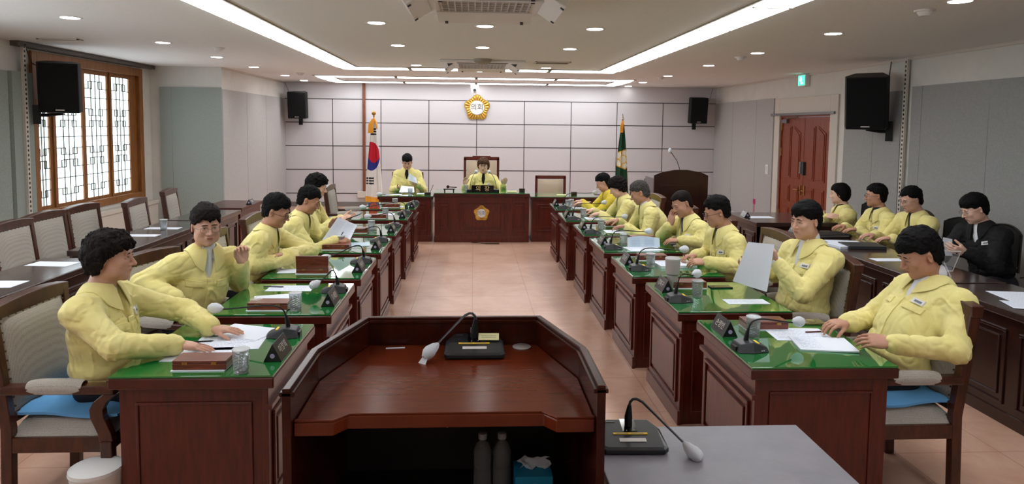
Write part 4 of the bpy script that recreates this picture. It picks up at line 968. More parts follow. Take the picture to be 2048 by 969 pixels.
sheet(-1.09, 6.30, ZD, .15, 'teal edged booklet lying open on the left desk of the man writing', .28, .20, 6, M_paperblue, .004)
sheet(-1.20, 7.30, ZD, 0, 'white sheet on the left desk of the woman with the tablet', .28, .2, 5)
sheet(-1.08, 8.45, ZD, 0, 'white sheet on the empty left desk second from the dais', .22, .2)
sheet(-1.02, 9.28, ZD, 0, 'white sheet on the empty left desk closest to the dais', .16, .12)
sheet(1.76, 3.52, ZD, -.06, 'printed sheet with a pencil on the nearest right desk', .31, .22, 7)
tb = sheet(1.80, 3.34, ZD, -.18, 'thin booklet stack under the hands of the nearest man on the right', .28, .22, 9, None, .007, curl=.004)
sheet(1.75, 4.21, ZD, .0, 'plain white sheet near the edge of the second right desk', .27, .12, 3)
sheet(1.62, 5.34, ZD, .1, 'stack of printed sheets on the right desk of the man with the watch', .30, .20, 7, None, .02)
sheet(1.56, 6.10, ZD, .15, 'open printed booklet page lying flat on the fourth right desk', .32, .22, 5)
sheet(1.55, 7.12, ZD, 0, 'white sheet under the hands of the grey-haired man', .3, .2, 5)
sheet(1.50, 8.15, ZD, 0, 'white sheet on the right desk of the woman with curls', .28, .2, 5)
sheet(1.50, 9.22, ZD, 0, 'white sheet on the right desk closest to the dais', .28, .2, 4)
sheet(-3.20, 4.74, ZD, PI / 2, 'single white sheet on the nearest window desk, at the left edge of view', .2, .28)
sheet(-3.25, 5.42, ZD, 1.48, 'single white sheet on the nearest window desk, beside the chair', .17, .33, 0)
sheet(-3.22, 6.80, ZD, PI / 2, 'nearer white sheet on the window desk with the glass', .13, .30)
sheet(-3.23, 7.27, ZD, PI / 2, 'farther white sheet beside the glass on the window desk', .13, .34)
sheet(3.55, 8.2, .7305, 0, 'white sheet on the farthest right wall desk', .30, .18)
sheet(3.50, 5.50, .7305, 0, 'single white sheet on the right wall desk behind the nearest man', .27, .12)
sheet(3.62, 4.18, .7305, -.15, 'printed sheets beside the writing hand at the right edge', .30, .42, 12)
sheet(3.48, 4.02, .7325, -.3, 'top printed sheet overlapping at the right edge of view', .24, .20, 8)
# curved booklet standing on the fourth right desk
n = 14; G = np.array([[(-.15 + .30 * i / (n - 1), .03 * math.sin(PI * i / (n - 1)) + .03 * (j / 5), .004 + (.085 + .01 * math.sin(4 * i / n)) * (j / 5)) for j in range(6)] for i in range(n)])
t = thing('open_booklet', 'pale blue printed booklet page standing curved on the fourth right desk', 'booklet', (1.58, 6.16, ZD)); MB().slab(G, (0, .0015, 0)).build('page', M_paperblue, t, smooth=True)
b = MB()
for k in range(5):
    z0 = .02 + k * .014
    for s0 in (-.12, .01): b.box(s0, s0 + .09, .008 + .03 * z0 / .09, .010 + .03 * z0 / .09, z0, z0 + .002)
b.build('printed_table', M_print, t)
# held papers
def held(pts, label, lines=0, loc=None, name='paper_sheet', mt=None):
    """pts: 4 world corners (upper-left, upper-right, lower-right, lower-left)"""
    c = [np.array(p, float) for p in pts]; o = sum(c) / 4; n = 9
    nm = nrm_(np.cross(c[1] - c[0], c[3] - c[0]))
    G = np.array([[(c[0] * (1 - a) + c[1] * a) * (1 - b_) + (c[3] * (1 - a) + c[2] * a) * b_ - o + nm * .018 * math.sin(PI * a) * b_ for a in np.linspace(0, 1, n)] for b_ in np.linspace(0, 1, n)])
    t = thing(name, label, 'paper', tuple(o), 0, 'paper sheets held in the hand')
    MB().slab(G, nm * .0012).build('sheet', mt or M_paper, t, smooth=False)
    if lines:
        b = MB(); sgn = nm if (nm @ (np.array([0, 0, 1.82]) - o)) > 0 else -nm
        for k in range(lines):
            v_ = .12 + .78 * k / lines
            for u0, u1 in ((.08, .45), (.52, .9)):
                P = []
                for a, q in ((u0, 0), (u1, 0), (u1, .007), (u0, .007)):
                    bb = v_ + q; P.append((c[0] * (1 - a) + c[1] * a) * (1 - bb) + (c[3] * (1 - a) + c[2] * a) * bb - o + nm * .018 * math.sin(PI * a) * bb + sgn * .0022)
                b.add(P, [(0, 1, 2, 3)])
        b.build('printed_text', M_print, t)
held([(1.742, 4.19, 1.105), (1.900, 4.16, 1.095), (1.845, 4.12, .80), (1.635, 4.15, .862)], 'plain white sheet held upright by the second man on the right')
held([(-1.235, 6.30, .97), (-1.075, 6.38, .885), (-1.12, 6.24, .765), (-1.36, 6.20, .775)], 'printed sheet held tilted by the man writing on the left', 12)
held([(-1.04, 11.18, 1.04), (-.93, 11.18, .96), (-.90, 11.14, .87), (-1.06, 11.16, .93)], 'white sheets held up by the man at the left of the dais', 5)
held([(-1.16, 11.1, .84), (-.96, 11.12, .82), (-.94, 10.98, .745), (-1.18, 10.96, .75)], 'lower white sheet in the other hand of the man at the left of the dais')
held([(3.94, 5.46, .93), (4.02, 5.46, .915), (4.0, 5.42, .78), (3.90, 5.42, .79)], 'small slip of paper held by the person in the black blazer')
# pens
def pen(x, y, z, a, label, col, L=.14, r=.004, tilt=0):
    t = thing('pen', label, 'pen', (x, y, z), a, 'pens and pencils')
    R = roty(-tilt)
    MB().xf(R, (0, 0, r)).tube([(-L / 2, 0, 0), (L / 2 - .012, 0, 0)], r, 8).build('barrel', col, t, smooth=True)
    MB().xf(R, (0, 0, r)).tube([(L / 2 - .012, 0, 0), (L / 2, 0, 0)], [r, .0008], 8).build('tip', M_black, t, smooth=True)
M_pencil = mat('dark_red_pencil', srgb(92, 28, 26), .4); M_bluepen = mat('navy_pen', srgb(30, 34, 70), .3)
pen(-1.34, 4.63, ZD + .002, -.1, 'dark blue pen on the second left desk', M_bluepen)
pen(1.87, 3.55, ZD + .002, .12, 'dark red pencil on the nearest right desk', M_pencil, .12)
pen(-1.20, 6.19, ZD + .08, .4, 'pen held upright by the man writing on the left', M_black, .13, .004, 1.0)
pen(1.735, 5.36, ZD + .045, 2.6, 'pen in the writing hand of the man with the watch', M_pencil, .14, .004, .8)
pen(-1.295, 3.30, ZD + .05, .15, 'dark pen under the near hand of the curly-haired woman', M_black, .10)
pen(3.88, 4.50, .80, .25, 'dark pen in the hand at the right edge', M_black, .15)
pen(-1.10, 7.20, ZD + .003, .05, 'blue pen on the left desk of the woman with the tablet', M_bluepen, .15)
# wrist items
o = MB().xf(rotx(0), (0, 0, 0)).tube([(0, .034 * math.cos(a), .030 * math.sin(a)) for a in np.linspace(0, 2 * PI, 21)], .0075, 6, caps=False).box(-.018, .018, -.045, -.034, -.016, .016).build('wrist_watch', M_black, None, smooth=True, loc=(1.83, 5.137, .788)); tag(o, 'black smart watch on the wrist of the man in black glasses on the right', 'watch')
def ring(p, d, label):
    d = nrm_(d); u = nrm_(np.cross(d, [0, 0, 1.])); w_ = np.cross(d, u)
    o = MB().tube([.0092 * (math.cos(a) * u + math.sin(a) * w_) for a in np.linspace(0, 2 * PI, 17)], .0014, 6, caps=False).build('finger_ring', M_gold, None, smooth=True, loc=p); tag(o, label, 'ring', 'finger rings')
# steel cup, phones, tablet etc.
t = thing('steel_tumbler', 'tall pale grey insulated tumbler on the second right desk', 'tumbler', (1.385, 4.60, ZD), 0)
MB().lathe([(.034, 0), (.036, .005), (.038, .09), (.048, .10), (.052, .195)], 32).build('body', mat('stone_grey_enamel', srgb(172, 166, 162), .4), t, smooth=True)
MB().lathe([(.053, .195), (.054, .205), (.048, .212), (0, .213)], 32).build('lid', mat('smoky_lid', srgb(190, 190, 192), .2), t, smooth=True)
def phone(x, y, z, rz, label, w=.075, l=.155):
    t = thing('phone', label, 'phone', (x, y, z), rz, 'phones and tablets lying on desks')
    MB().box(-l / 2, l / 2, -w / 2, w / 2, 0, .008).build('case', M_black, t, bev=.003)
    MB().box(-l / 2 + .004, l / 2 - .004, -w / 2 + .004, w / 2 - .004, .0081, .0088).build('screen', M_blackgloss, t)
phone(1.725, 4.60, ZD, .05, 'black smartphone on the second right desk')
phone(-1.43, 6.20, ZD, 0, 'dark phone beside the wooden box of the man writing on the left')
t = thing('tablet', 'dark tablet held above the left desk by the woman with wavy hair', 'tablet', (-1.28, 7.24, .845), 0)
MB().xf(roty(-.35)).box(-.11, .11, -.08, .08, -.004, .004).build('case', M_black, t, bev=.003); MB().xf(roty(-.35)).box(-.1, .1, -.07, .07, .0041, .005).build('screen', M_blackgloss, t)
t = thing('seal_case', 'small greenish metal case with a round silver dial beside the nearest man on the right', 'case', (1.93, 3.73, ZD), .0)
MB().box(-.075, .075, -.045, .045, 0, .012).build('case', mat('olive_metal', srgb(120, 110, 70), .4, metal=.4), t, bev=.003)
MB().lathe([(.03, .0121), (.03, .016), (.022, .017), (.02, .0165), (0, .0165)], 24).build('dial', M_chrome, t, smooth=True)
# gavel set, dais items
t = thing('gavel', 'dark wooden gavel resting on its stand on the central dais desk', 'gavel', (-.38, 10.86, .7745))
MB().box(-.09, .09, -.04, .04, .03, .045).box(-.08, -.06, -.035, .035, 0, .03).box(.06, .08, -.035, .035, 0, .03).build('stand', M_blackgloss, t, bev=.003)
MB().tube([(-.02, -.035, .075), (-.02, .035, .075)], .024, 14).build('head', M_espresso, t, smooth=True)
MB().tube([(0, 0, .07), (.12, .02, .062)], .007, 8).build('handle', M_espresso, t, smooth=True)
t = thing('title_plate', 'black title plate with two gold letters in front of the chairwoman', 'nameplate', (.15, 10.74, .7745))
MB().box(-.175, .175, -.02, .02, 0, .112).build('plate', M_blackgloss, t, bev=.003)
text('lettering', '의  장', .092, M_goldletter, t, (0, -.0215, .056), FACE_MY, .001)
def goose(x, y, z, head, label):
    t = thing('gooseneck_microphone', label, 'microphone', (x, y, z), 0, 'slim microphones on the dais')
    MB().box(-.045, .045, -.05, .05, 0, .04).build('base', M_black, t, bev=.006)
    h = np.array(head) - np.array([x, y, z]); MB().tube(bez((0, 0, .04), (0, 0, .14), (h[0] * .3, h[1] * .3, .26), h), .0045, 8).build('gooseneck', M_black, t, smooth=True)
    MB().sphere(h, .026, 12, 8, (1, 1, 1.2)).build('mic_cover', M_foam, t, smooth=True)
goose(-.05, 10.80, .7745, (.05, 11.16, 1.07), 'slim microphone left of the title plate on the dais')
goose(.37, 10.80, .7745, (.26, 11.16, 1.07), 'slim microphone right of the title plate on the dais')
t = thing('timer_block', 'dark wooden block at the right end of the central dais desk', 'block', (.78, 10.84, .7745)); MB().box(-.045, .045, -.03, .03, 0, .055).build('block', M_espresso, t, bev=.003)
t = thing('timer_block', 'dark wooden block on the right dais side desk', 'block', (1.62, 10.86, .7195)); MB().box(-.045, .045, -.03, .03, 0, .06).build('block', M_espresso, t, bev=.003)
t = thing('timer_block', 'dark wooden pen block with a pen on the left dais desk', 'block', (-.72, 10.84, .7195)); MB().box(-.05, .05, -.03, .03, 0, .04).build('block', M_espresso, t, bev=.003); MB().tube([(.04, 0, .04), (.09, 0, .16)], .004, 8).build('pen', M_black, t, smooth=True)
sheet(.62, 10.82, .7747, 0, 'yellow memo sheet on the right part of the central dais desk', .15, .10, 0, M_yellownote, .012, 'memo pads on the dais')
sheet(1.42, 10.86, .7197, 0, 'yellow memo sheet on the right dais side desk', .15, .10, 0, M_yellownote, .012, 'memo pads on the dais')
sheet(-1.25, 10.86, .7197, 0, 'white sheets at the left end of the dais desk', .25, .18)
sheet(-.80, 11.0, .7197, 0, 'white sheets near the pen block on the left dais desk', .2, .16)
t = thing('phone', 'dark phone leaning by the title plate on the dais desk', 'phone', (.17, 10.66, .7747), 0, 'phones and tablets lying on desks'); MB().box(-.07, .07, -.03, .03, 0, .01).build('case', M_black, t, bev=.003); MB().box(-.065, .065, -.025, .025, .0101, .011).build('screen', M_blackgloss, t)
# right wall desks: folders, laptop case, tablet stand
t = thing('leather_case', 'black leather document case lying on the right wall desk', 'case', (3.62, 6.74, .7305), .1); MB().box(-.2, .2, -.13, .13, 0, .035).build('body', M_black, t, bev=.014); MB().box(-.16, .16, -.134, -.13, .01, .028).build('clasp', M_greymetal, t)
t = thing('binder', 'dark binder with papers on the right wall desk', 'binder', (3.62, 6.10, .7305), -.1); MB().box(-.17, .17, -.12, .12, 0, .03).build('cover', M_charcoal, t, bev=.004); MB().box(-.165, .15, -.118, .118, .008, .022).build('pages', M_paper, t)
sheet(3.50, 6.14, .7305, .15, 'loose document stack beside the dark binder', .30, .21, 8, None, .02)
sheet(3.58, 6.34, .7305, -.2, 'open papers under the hands of the man in round glasses', .30, .21, 6, None, .008)
t = thing('tablet_stand', 'transparent acrylic tablet stand with a tablet on the right wall desk', 'tablet stand', (3.52, 4.86, .7305), -.15)
A = np.array([[(-.14 + .27 * i / 5, .10 - .10 * j / 5 + .02, .02 + .17 * j / 5) for j in range(6)] for i in range(6)])
MB().xf(rotz(.0)).slab(A, (0, -.006, 0)).build('tablet_case', M_clearplastic, t)
MB().tube([(-.14, .115, .02), (.13, .115, .02), (.13, .018, .19), (-.14, .018, .19), (-.14, .115, .02)], .004, 6, caps=False).build('rim', M_letter, t)
MB().tube([(-.03, -.06, .004), (-.03, .05, .10), (.03, .05, .10), (.03, -.06, .004), (-.03, -.06, .004)], .006, 6, caps=False).build('stand_leg', M_clearplastic, t, smooth=True)
MB().sphere((.10, .015, .175), .006, 8, 6).build('camera_dot', M_black, t)
# pink directional tag on the right wall
o = MB().box(-.004, 0, -.055, .055, .0, .10).box(-.004, 0, -.012, .012, -.16, .0).build('wall_sticker', mat('magenta', srgb(190, 40, 110), .6), None, loc=(XR - .026, 12.95, .36)); tag(o, 'small magenta hook tag stuck on the grey board left of the door', 'sticker')
# foreground: two square conference units
def square_mic(x, y, z, rz, head, label, note=False):
    t = thing('conference_microphone', label, 'microphone', (x, y, z), rz, 'large square microphone bases in the foreground')
    P0 = [(-.115, -.085), (-.10, -.10), (.10, -.10), (.115, -.085), (.112, .03), (.085, .085), (-.085, .085), (-.112, .03)]
    P1 = [(-.10, -.078), (-.09, -.086), (.09, -.086), (.10, -.078), (.098, .025), (.072, .074), (-.072, .074), (-.098, .025)]
    hz = lambda y_: .022 + (y_ + .09) * .16
    v = [(a, b, 0.004) for a, b in P0] + [(a, b, .018 + (b + .1) * .10) for a, b in P0] + [(a, b, hz(b)) for a, b in P1]; n = 8
    MB().add(v, [tuple(range(n))[::-1]] + [(i, (i + 1) % n, n + (i + 1) % n, n + i) for i in range(n)] + [(n + i, n + (i + 1) % n, 2 * n + (i + 1) % n, 2 * n + i) for i in range(n)] + [tuple(range(2 * n, 3 * n))]).build('base', mat('base_black', srgb(34, 36, 40), .35), t, bev=.003)
    s_ = math.atan(.16); Rt = rotx(s_)
    T = lambda y_: (0, y_, hz(y_) + .0006)
    MB().xf(Rt, T(.035)).box(-.026, .026, -.035, .04, -.002, .001).build('control_strip', M_blackgloss, t)
    MB().xf(Rt, T(-.012)).box(-.062, .058, -.005, .005, 0, .0016).build('label_strip', M_yellowtape, t)
    MB().xf(Rt, T(-.012)).box(-.05, -.01, -.0016, .0016, .0016, .0018).box(0, .045, -.0016, .0016, .0016, .0018).build('label_print', M_printgrey, t)
    MB().xf(Rt, T(-.048)).box(-.046, .046, -.010, .010, 0, .0012).build('button_plate', M_letter, t)
    MB().xf(Rt, T(.058)).box(-.075, -.045, -.002, .002, 0, .001).build('maker_mark', M_greymetal, t)
    MB().xf(Rt, T(.005)).sphere((-.012, 0, .001), .0022, 6, 4).sphere((.014, .004, .001), .0022, 6, 4).build('indicator', M_letter, t)
    b0 = np.array([0, .035, hz(.035)])
    MB().tube([b0, b0 + [0, .002, .035], b0 + [.003, .002, .075]], [.014, .014, .007], 12).build('neck_socket', M_black, t, smooth=True)
    c, s = math.cos(-rz), math.sin(-rz); h = np.array([c * (head[0] - x) - s * (head[1] - y), s * (head[0] - x) + c * (head[1] - y), head[2] - z])
    e = b0 + np.array([.003, .002, .075]); k = np.array([np.sign(h[0]) * .012, 0, 0])
    pts = [e, e + [0, 0, .012] + k * .2, e + [0, 0, .022] + k, e + [0, -.004, .024] + k * 2.0, ] + [(e + [0, -.004, .022] + k * 3) * (1 - q) + h * q for q in (.05, .3, .6, .9)]
    MB().tube(pts, [.005, .0052, .0052, .0052, .005, .0045, .0042, .004], 8).build('gooseneck', mat('gooseneck_grey', srgb(62, 62, 66), .35, metal=.3), t, smooth=True)
    d = nrm_(h - pts[-3]); u = nrm_(np.cross([0, 0, 1.], d)); w_ = np.cross(d, u)
    cv = MB().xf(np.stack([u, w_, d], 1), h).lathe([(.006, -.035), (.016, -.018), (.023, .005), (.022, .024), (.016, .036), (.010, .042), (0, .044)], 14)
    rr = random.Random(5); cv.v = [tuple(np.array(q) + np.array([rr.uniform(-.0022, .0022) for _ in range(3)])) for q in cv.v]
    if note:
        v = [tuple(h + d * .03 + u * .012), tuple(h + d * .03 - u * .012), tuple(h + d * .07 - u * .022 - np.array([0, 0, .02])), tuple(h + d * .065 + u * .02 - np.array([0, 0, .022]))]; cv.xf(None, None).add(v, [(0, 1, 2, 3)])
    cv.build('mic_cover', M_foam, t, smooth=True)
    if note: MB().xf(rotz(-.04) @ rotx(s_ + .35), (.055, .018, hz(.02) + .012)).box(-.04, .04, -.018, .018, 0, .0008).build('sticky_note', M_yellownote, t); MB().xf(rotz(-.04) @ rotx(s_ + .35), (.055, .018, hz(.02) + .012)).box(-.028, .03, .003, .0045, .0008, .001).box(-.028, .028, -.006, -.0045, .0008, .001).build('note_writing', M_printgrey, t)
square_mic(.010, 2.60, .9455, 0, (-.150, 2.50, .985), 'black square microphone base with a yellow note on the lectern, neck bent left', True)
square_mic(.555, 2.29, .7205, -.03, (.735, 2.17, .745), 'black square microphone base on the grey side table, neck bent right')
t = thing('round_coaster', 'clear round lid lying on the lectern top', 'lid', (.197, 2.645, .9455)); MB().lathe([(.036, 0), (.037, .003), (.034, .005), (0, .004)], 32).build('disc', mat('frosted_disc', srgb(176, 172, 170), .25, coat=.5), t, smooth=True)
o = MB().box(-.037, .037, -.006, .006, 0, .001).build('paper_strip', M_paper, None, loc=(-.30, 2.645, .9455)); o.rotation_euler = (0, 0, .08); tag(o, 'narrow white paper strip on the lectern top', 'paper')
o = MB().box(-.006, .006, -.008, 0, -.03, .03).build('label_tag', M_letter, None, loc=(.0, 2.684, .985)); tag(o, 'tiny white tag on the inner back board of the lectern behind the microphone', 'tag')
def bottle(x, y, z, label):
    t = thing('water_bottle', label, 'bottle', (x, y, z), 0, 'plastic water bottles in the lectern')
    pr = [(0, .004), (.022, .0), (.032, .006)]
    for k in range(10): zz = .015 + k * .012; pr += [(.0325, zz), (.0305, zz + .006)]
    pr += [(.0325, .14), (.032, .155), (.024, .178), (.0125, .192), (.0125, .20)]
    MB().lathe(pr, 24).build('body', M_bottle, t, smooth=True)
    MB().lathe([(.0155, .197), (.0155, .216), (.013, .218), (0, .218)], 20).build('cap', mat('grey_cap', srgb(150, 152, 156), .4), t, smooth=True)
bottle(.040, 2.33, .5255, 'left of two clear plastic water bottles on the lectern shelf')
bottle(.108, 2.33, .5255, 'right of two clear plastic water bottles on the lectern shelf')
t = thing('tissue_box', 'turquoise tissue box with pink flowers on the lectern shelf', 'tissue box', (.215, 2.30, .5255))
MB().box(-.065, .065, -.06, .06, 0, .10).build('carton', mat('turquoise_card', srgb(20, 140, 180), .5), t, bev=.003)
b = MB()
for cx_, cz_, r in ((.0, .055, .02), (.03, .03, .014), (-.035, .03, .012)):
    for k in range(5): a = 2 * PI * k / 5; b.xf(rotx(PI / 2), (cx_ + r * .6 * math.cos(a), -.0602, cz_ + r * .6 * math.sin(a))).lathe([(r * .5, 0), (r * .45, .0006), (0, .0008)], 10)
b.build('flower_print', mat('pink_print', srgb(226, 120, 170), .5), t)
G = np.array([[(-.045 + .10 * i / 7 + .012 * math.sin(j * 1.3), .01 * math.sin(i * 1.7 + j), .10 + .008 * j + .006 * math.sin(i * 2.1)) for j in range(6)] for i in range(8)])
MB().slab(G, (0, .002, 0)).build('tissue', M_foam, t, smooth=True)
# power outlets under the aisle desks and odd bits
o = MB().box(-.03, .03, -.03, .03, 0, .03).build('floor_adapter', M_black, None, loc=(.70, 2.95, 0)); tag(o, 'small black adapter on the tiled floor beside the side table', 'adapter')
# ------------------------------------------------------------ people: smooth-union solids turned into surfaces

F32 = np.float32
class Solid:
    def __init__(s): s.ops = []; s.disp = None; s.dk = .02
    def cone(s, a, b, r1, r2=None, k=.02, mode='u'):
        a = np.array(a, float); b = np.array(b, float); r2 = r1 if r2 is None else r2; ba = b - a; L2 = float(ba @ ba) + 1e-12
        def fn(X, Y, Z):
            px, py, pz = X - F32(a[0]), Y - F32(a[1]), Z - F32(a[2])
            t = np.clip((px * F32(ba[0]) + py * F32(ba[1]) + pz * F32(ba[2])) / F32(L2), 0, 1)
            return np.sqrt((px - t * F32(ba[0])) ** 2 + (py - t * F32(ba[1])) ** 2 + (pz - t * F32(ba[2])) ** 2) - (F32(r1) + F32(r2 - r1) * t)
        R = max(r1, r2); s.ops.append((fn, np.minimum(a, b) - R, np.maximum(a, b) + R, k, mode)); return s
    def ell(s, c, r, R=None, k=.02, mode='u'):
        c = np.array(c, float); r = np.array(r, float); R = np.eye(3) if R is None else np.array(R)
        def fn(X, Y, Z):
            px, py, pz = X - F32(c[0]), Y - F32(c[1]), Z - F32(c[2])
            q = [(px * F32(R[0, i]) + py * F32(R[1, i]) + pz * F32(R[2, i])) for i in range(3)]
            k0 = np.sqrt(sum((q[i] / F32(r[i])) ** 2 for i in range(3))); k1 = np.sqrt(sum((q[i] / F32(r[i] ** 2)) ** 2 for i in range(3))) + F32(1e-6)
            return k0 * (k0 - 1) / k1
        e = np.sqrt(((R * r) ** 2).sum(1)); s.ops.append((fn, c - e, c + e, k, mode)); return s
    def custom(s, fn, lo, hi, k, mode): s.ops.append((fn, np.array(lo, float), np.array(hi, float), k, mode)); return s
    @staticmethod
    def comb(f, d, k, mode):
        k = F32(max(k, 1e-4))
        if mode == 'u': h = np.maximum(k - np.abs(f - d), 0) / k; return np.minimum(f, d) - h * h * k * F32(.25)
        d = -d; h = np.maximum(k - np.abs(f - d), 0) / k; return np.maximum(f, d) + h * h * k * F32(.25)
    def ev(s, P, disp=True):
        P = np.asarray(P, F32); X, Y, Z = P[:, 0], P[:, 1], P[:, 2]; f = np.full(len(P), 9, F32)
        for fn, lo, hi, k, mode in s.ops: f = s.comb(f, fn(X, Y, Z), k, mode)
        if disp and s.disp is not None: f = f + s.disp(X, Y, Z)
        return f
    def grad(s, P, e=.003):
        g = np.stack([s.ev(P + np.eye(3)[i] * e, False) - s.ev(P - np.eye(3)[i] * e, False) for i in range(3)], 1); return g / (np.linalg.norm(g, axis=1, keepdims=True) + 1e-9)
    def snap(s, P, off, it=6):
        P = np.array(P, float)
        for _ in range(it): P = P - (s.ev(P)[:, None] - off) * s.grad(P) * .9
        return P
    def mesh(s, h, pad=None, clip=None):
        lo = np.min([o[1] for o in s.ops if o[4] == 'u'], 0) - 3 * h; hi = np.max([o[2] for o in s.ops if o[4] == 'u'], 0) + 3 * h
        if pad: lo -= pad; hi += pad
        if clip is not None: lo = np.maximum(lo, clip[0]); hi = np.minimum(hi, clip[1])
        n = np.ceil((hi - lo) / h).astype(int) + 1
        ax = [(lo[i] + h * np.arange(n[i])).astype(F32) for i in range(3)]
        f = np.full(n, 1.0, F32)
        for fn, a, b, k, mode in s.ops:
            m = k + 3 * h
            i0 = np.clip(np.floor((a - m - lo) / h).astype(int), 0, n - 1); i1 = np.clip(np.ceil((b + m - lo) / h).astype(int) + 1, 1, n)
            sl = tuple(slice(i0[q], i1[q]) for q in range(3))
            if any(i1 <= i0): continue
            d = fn(ax[0][sl[0]][:, None, None], ax[1][sl[1]][None, :, None], ax[2][sl[2]][None, None, :])
            f[sl] = s.comb(f[sl], d, k, mode)
        if s.disp is not None:
            I = np.nonzero(np.abs(f) < max(4 * h, s.dk)); f[I] += s.disp(ax[0][I[0]], ax[1][I[1]], ax[2][I[2]])
        f[0] = f[-1] = 1; f[:, 0] = f[:, -1] = 1; f[:, :, 0] = f[:, :, -1] = 1
        return surfnet(f, lo, h)
def surfnet(f, lo, h):
    S = f < 0; n = np.array(f.shape) - 1
    c = np.zeros(n, np.uint8)
    for i in (0, 1):
        for j in (0, 1):
            for k in (0, 1): c += S[i:n[0] + i, j:n[1] + j, k:n[2] + k]
    A = np.nonzero((c > 0) & (c < 8)); N = len(A[0]); idx = np.full(n, -1, np.int32); idx[A] = np.arange(N)
    cn = [(i, j, k) for i in (0, 1) for j in (0, 1) for k in (0, 1)]
    V = {q: f[A[0] + q[0], A[1] + q[1], A[2] + q[2]] for q in cn}
    pos = np.zeros((N, 3)); cnt = np.zeros(N)
    for q in cn:
        for a in range(3):
            if q[a] == 0:
                r = list(q); r[a] = 1; r = tuple(r); d = (V[q] < 0) != (V[r] < 0); t = np.where(d, V[q] / (V[q] - V[r] + 1e-12), 0)
                p = np.tile(np.array(q, float), (N, 1)); p[:, a] += t; pos[d] += p[d]; cnt[d] += 1
    pos = (pos / cnt[:, None] + np.stack(A, 1)) * h + lo
    Q = []
    for a in range(3):
        b, cc = (a + 1) % 3, (a + 2) % 3
        s0 = [slice(None)] * 3; s1 = [slice(None)] * 3; s0[a] = slice(0, n[a]); s1[a] = slice(1, n[a] + 1)
        for q in (b, cc): s0[q] = s1[q] = slice(1, n[q])
        u, v = S[tuple(s0)], S[tuple(s1)]; I = np.nonzero(u != v); st = u[I]
        I = list(I); I[b] = I[b] + 1; I[cc] = I[cc] + 1
        def g(db, dc): J = list(I); J[b] = I[b] - db; J[cc] = I[cc] - dc; return idx[tuple(J)]
        q = np.stack([g(1, 1), g(0, 1), g(0, 0), g(1, 0)], 1); q[~st] = q[~st][:, ::-1]; Q.append(q)
    Q = np.concatenate(Q); Q = Q[(Q >= 0).all(1)]
    return pos, Q
def mesh_obj(name, V, Q, m, parent, org=(0, 0, 0), smooth=True):
    me = bpy.data.meshes.new(name); V = np.asarray(V) - np.array(org); Q = np.asarray(Q, np.int32)
    me.vertices.add(len(V)); me.vertices.foreach_set('co', V.astype(F32).ravel())
    me.loops.add(Q.size); me.loops.foreach_set('vertex_index', Q.ravel())
    me.polygons.add(len(Q)); me.polygons.foreach_set('loop_start', np.arange(0, Q.size, Q.shape[1], dtype=np.int32)); me.polygons.foreach_set('loop_total', np.full(len(Q), Q.shape[1], np.int32))
    if smooth: me.polygons.foreach_set('use_smooth', [True] * len(Q))
    me.update(calc_edges=True); me.materials.append(m)
    o = bpy.data.objects.new(name, me); C.objects.link(o); o.parent = parent; return o
nrm = lambda v: np.array(v, float) / (np.linalg.norm(v) + 1e-9)
def wob(X, Y, Z, fr, seed):   # cheap smooth noise in -1..1
    r = np.random.RandomState(seed); o = 0
    for i in range(4):
        k = r.randn(3); k = k / np.linalg.norm(k) * fr * (1 + .35 * i); k2 = r.randn(3) * fr * .6
        o = o + np.sin(X * F32(k[0]) + Y * F32(k[1]) + Z * F32(k[2]) + F32(1.7) * np.sin(X * F32(k2[0]) + Y * F32(k2[1]) + Z * F32(k2[2]) + F32(seed + i)))
    return o / 4
M_jacket = vary(mat('yellow_jacket', srgb(226, 214, 140), .8, spec=.25, sheen=.2), c1=srgb(222, 209, 133), c2=srgb(231, 220, 150), nscale=6, bump=.3, bscale=30, bdist=.004)
M_jacket2 = vary(mat('bright_yellow_jacket', srgb(224, 200, 70), .8, spec=.25), c1=srgb(220, 196, 66), c2=srgb(230, 208, 84), nscale=6, bump=.3, bscale=30, bdist=.004)
M_jacketB = vary(mat('black_blazer', srgb(22, 22, 24), .8, spec=.25), c1=srgb(20, 20, 22), c2=srgb(28, 28, 30), nscale=30, bump=.25, bscale=60, bdist=.003)
def skin(n, a, b): return vary(mat(n, a, .5, spec=.35, sss=.12), c1=a, c2=b, nscale=9, bump=.06, bscale=220, bdist=.001)
SK = {'fair': skin('skin_fair', srgb(216, 172, 150), srgb(226, 184, 164)), 'mid': skin('skin_medium', srgb(198, 152, 130), srgb(210, 166, 146)), 'tan': skin('skin_tan', srgb(178, 130, 106), srgb(192, 145, 122))}
M_lips = {'fair': mat('lips_fair', srgb(188, 110, 104), .45), 'mid': mat('lips_medium', srgb(172, 104, 92), .45), 'tan': mat('lips_tan', srgb(146, 84, 72), .45)}
def hairm(n, a, b): return vary(mat(n, a, .7, spec=.12), (1, 1, 1), c1=a, c2=b, nscale=120, detail=3, bump=.6, bscale=200, bdist=.003)
HR = {'black': hairm('hair_black', srgb(9, 8, 9), srgb(20, 18, 19)), 'brown': hairm('hair_brown', srgb(52, 34, 26), srgb(92, 64, 50)), 'grey': hairm('hair_grey', srgb(40, 38, 38), srgb(88, 84, 82)), 'dark': hairm('hair_dark_brown', srgb(16, 12, 12), srgb(34, 27, 25))}
M_eyew = mat('eye_white', srgb(226, 220, 214), .2); M_iris = mat('eye_iris', srgb(24, 16, 14), .15)
M_shirt = {'black': mat('shirt_black', srgb(22, 22, 26), .85), 'white': mat('shirt_white', srgb(222, 224, 230), .8), 'navy': mat('shirt_navy', srgb(38, 56, 110), .85)}
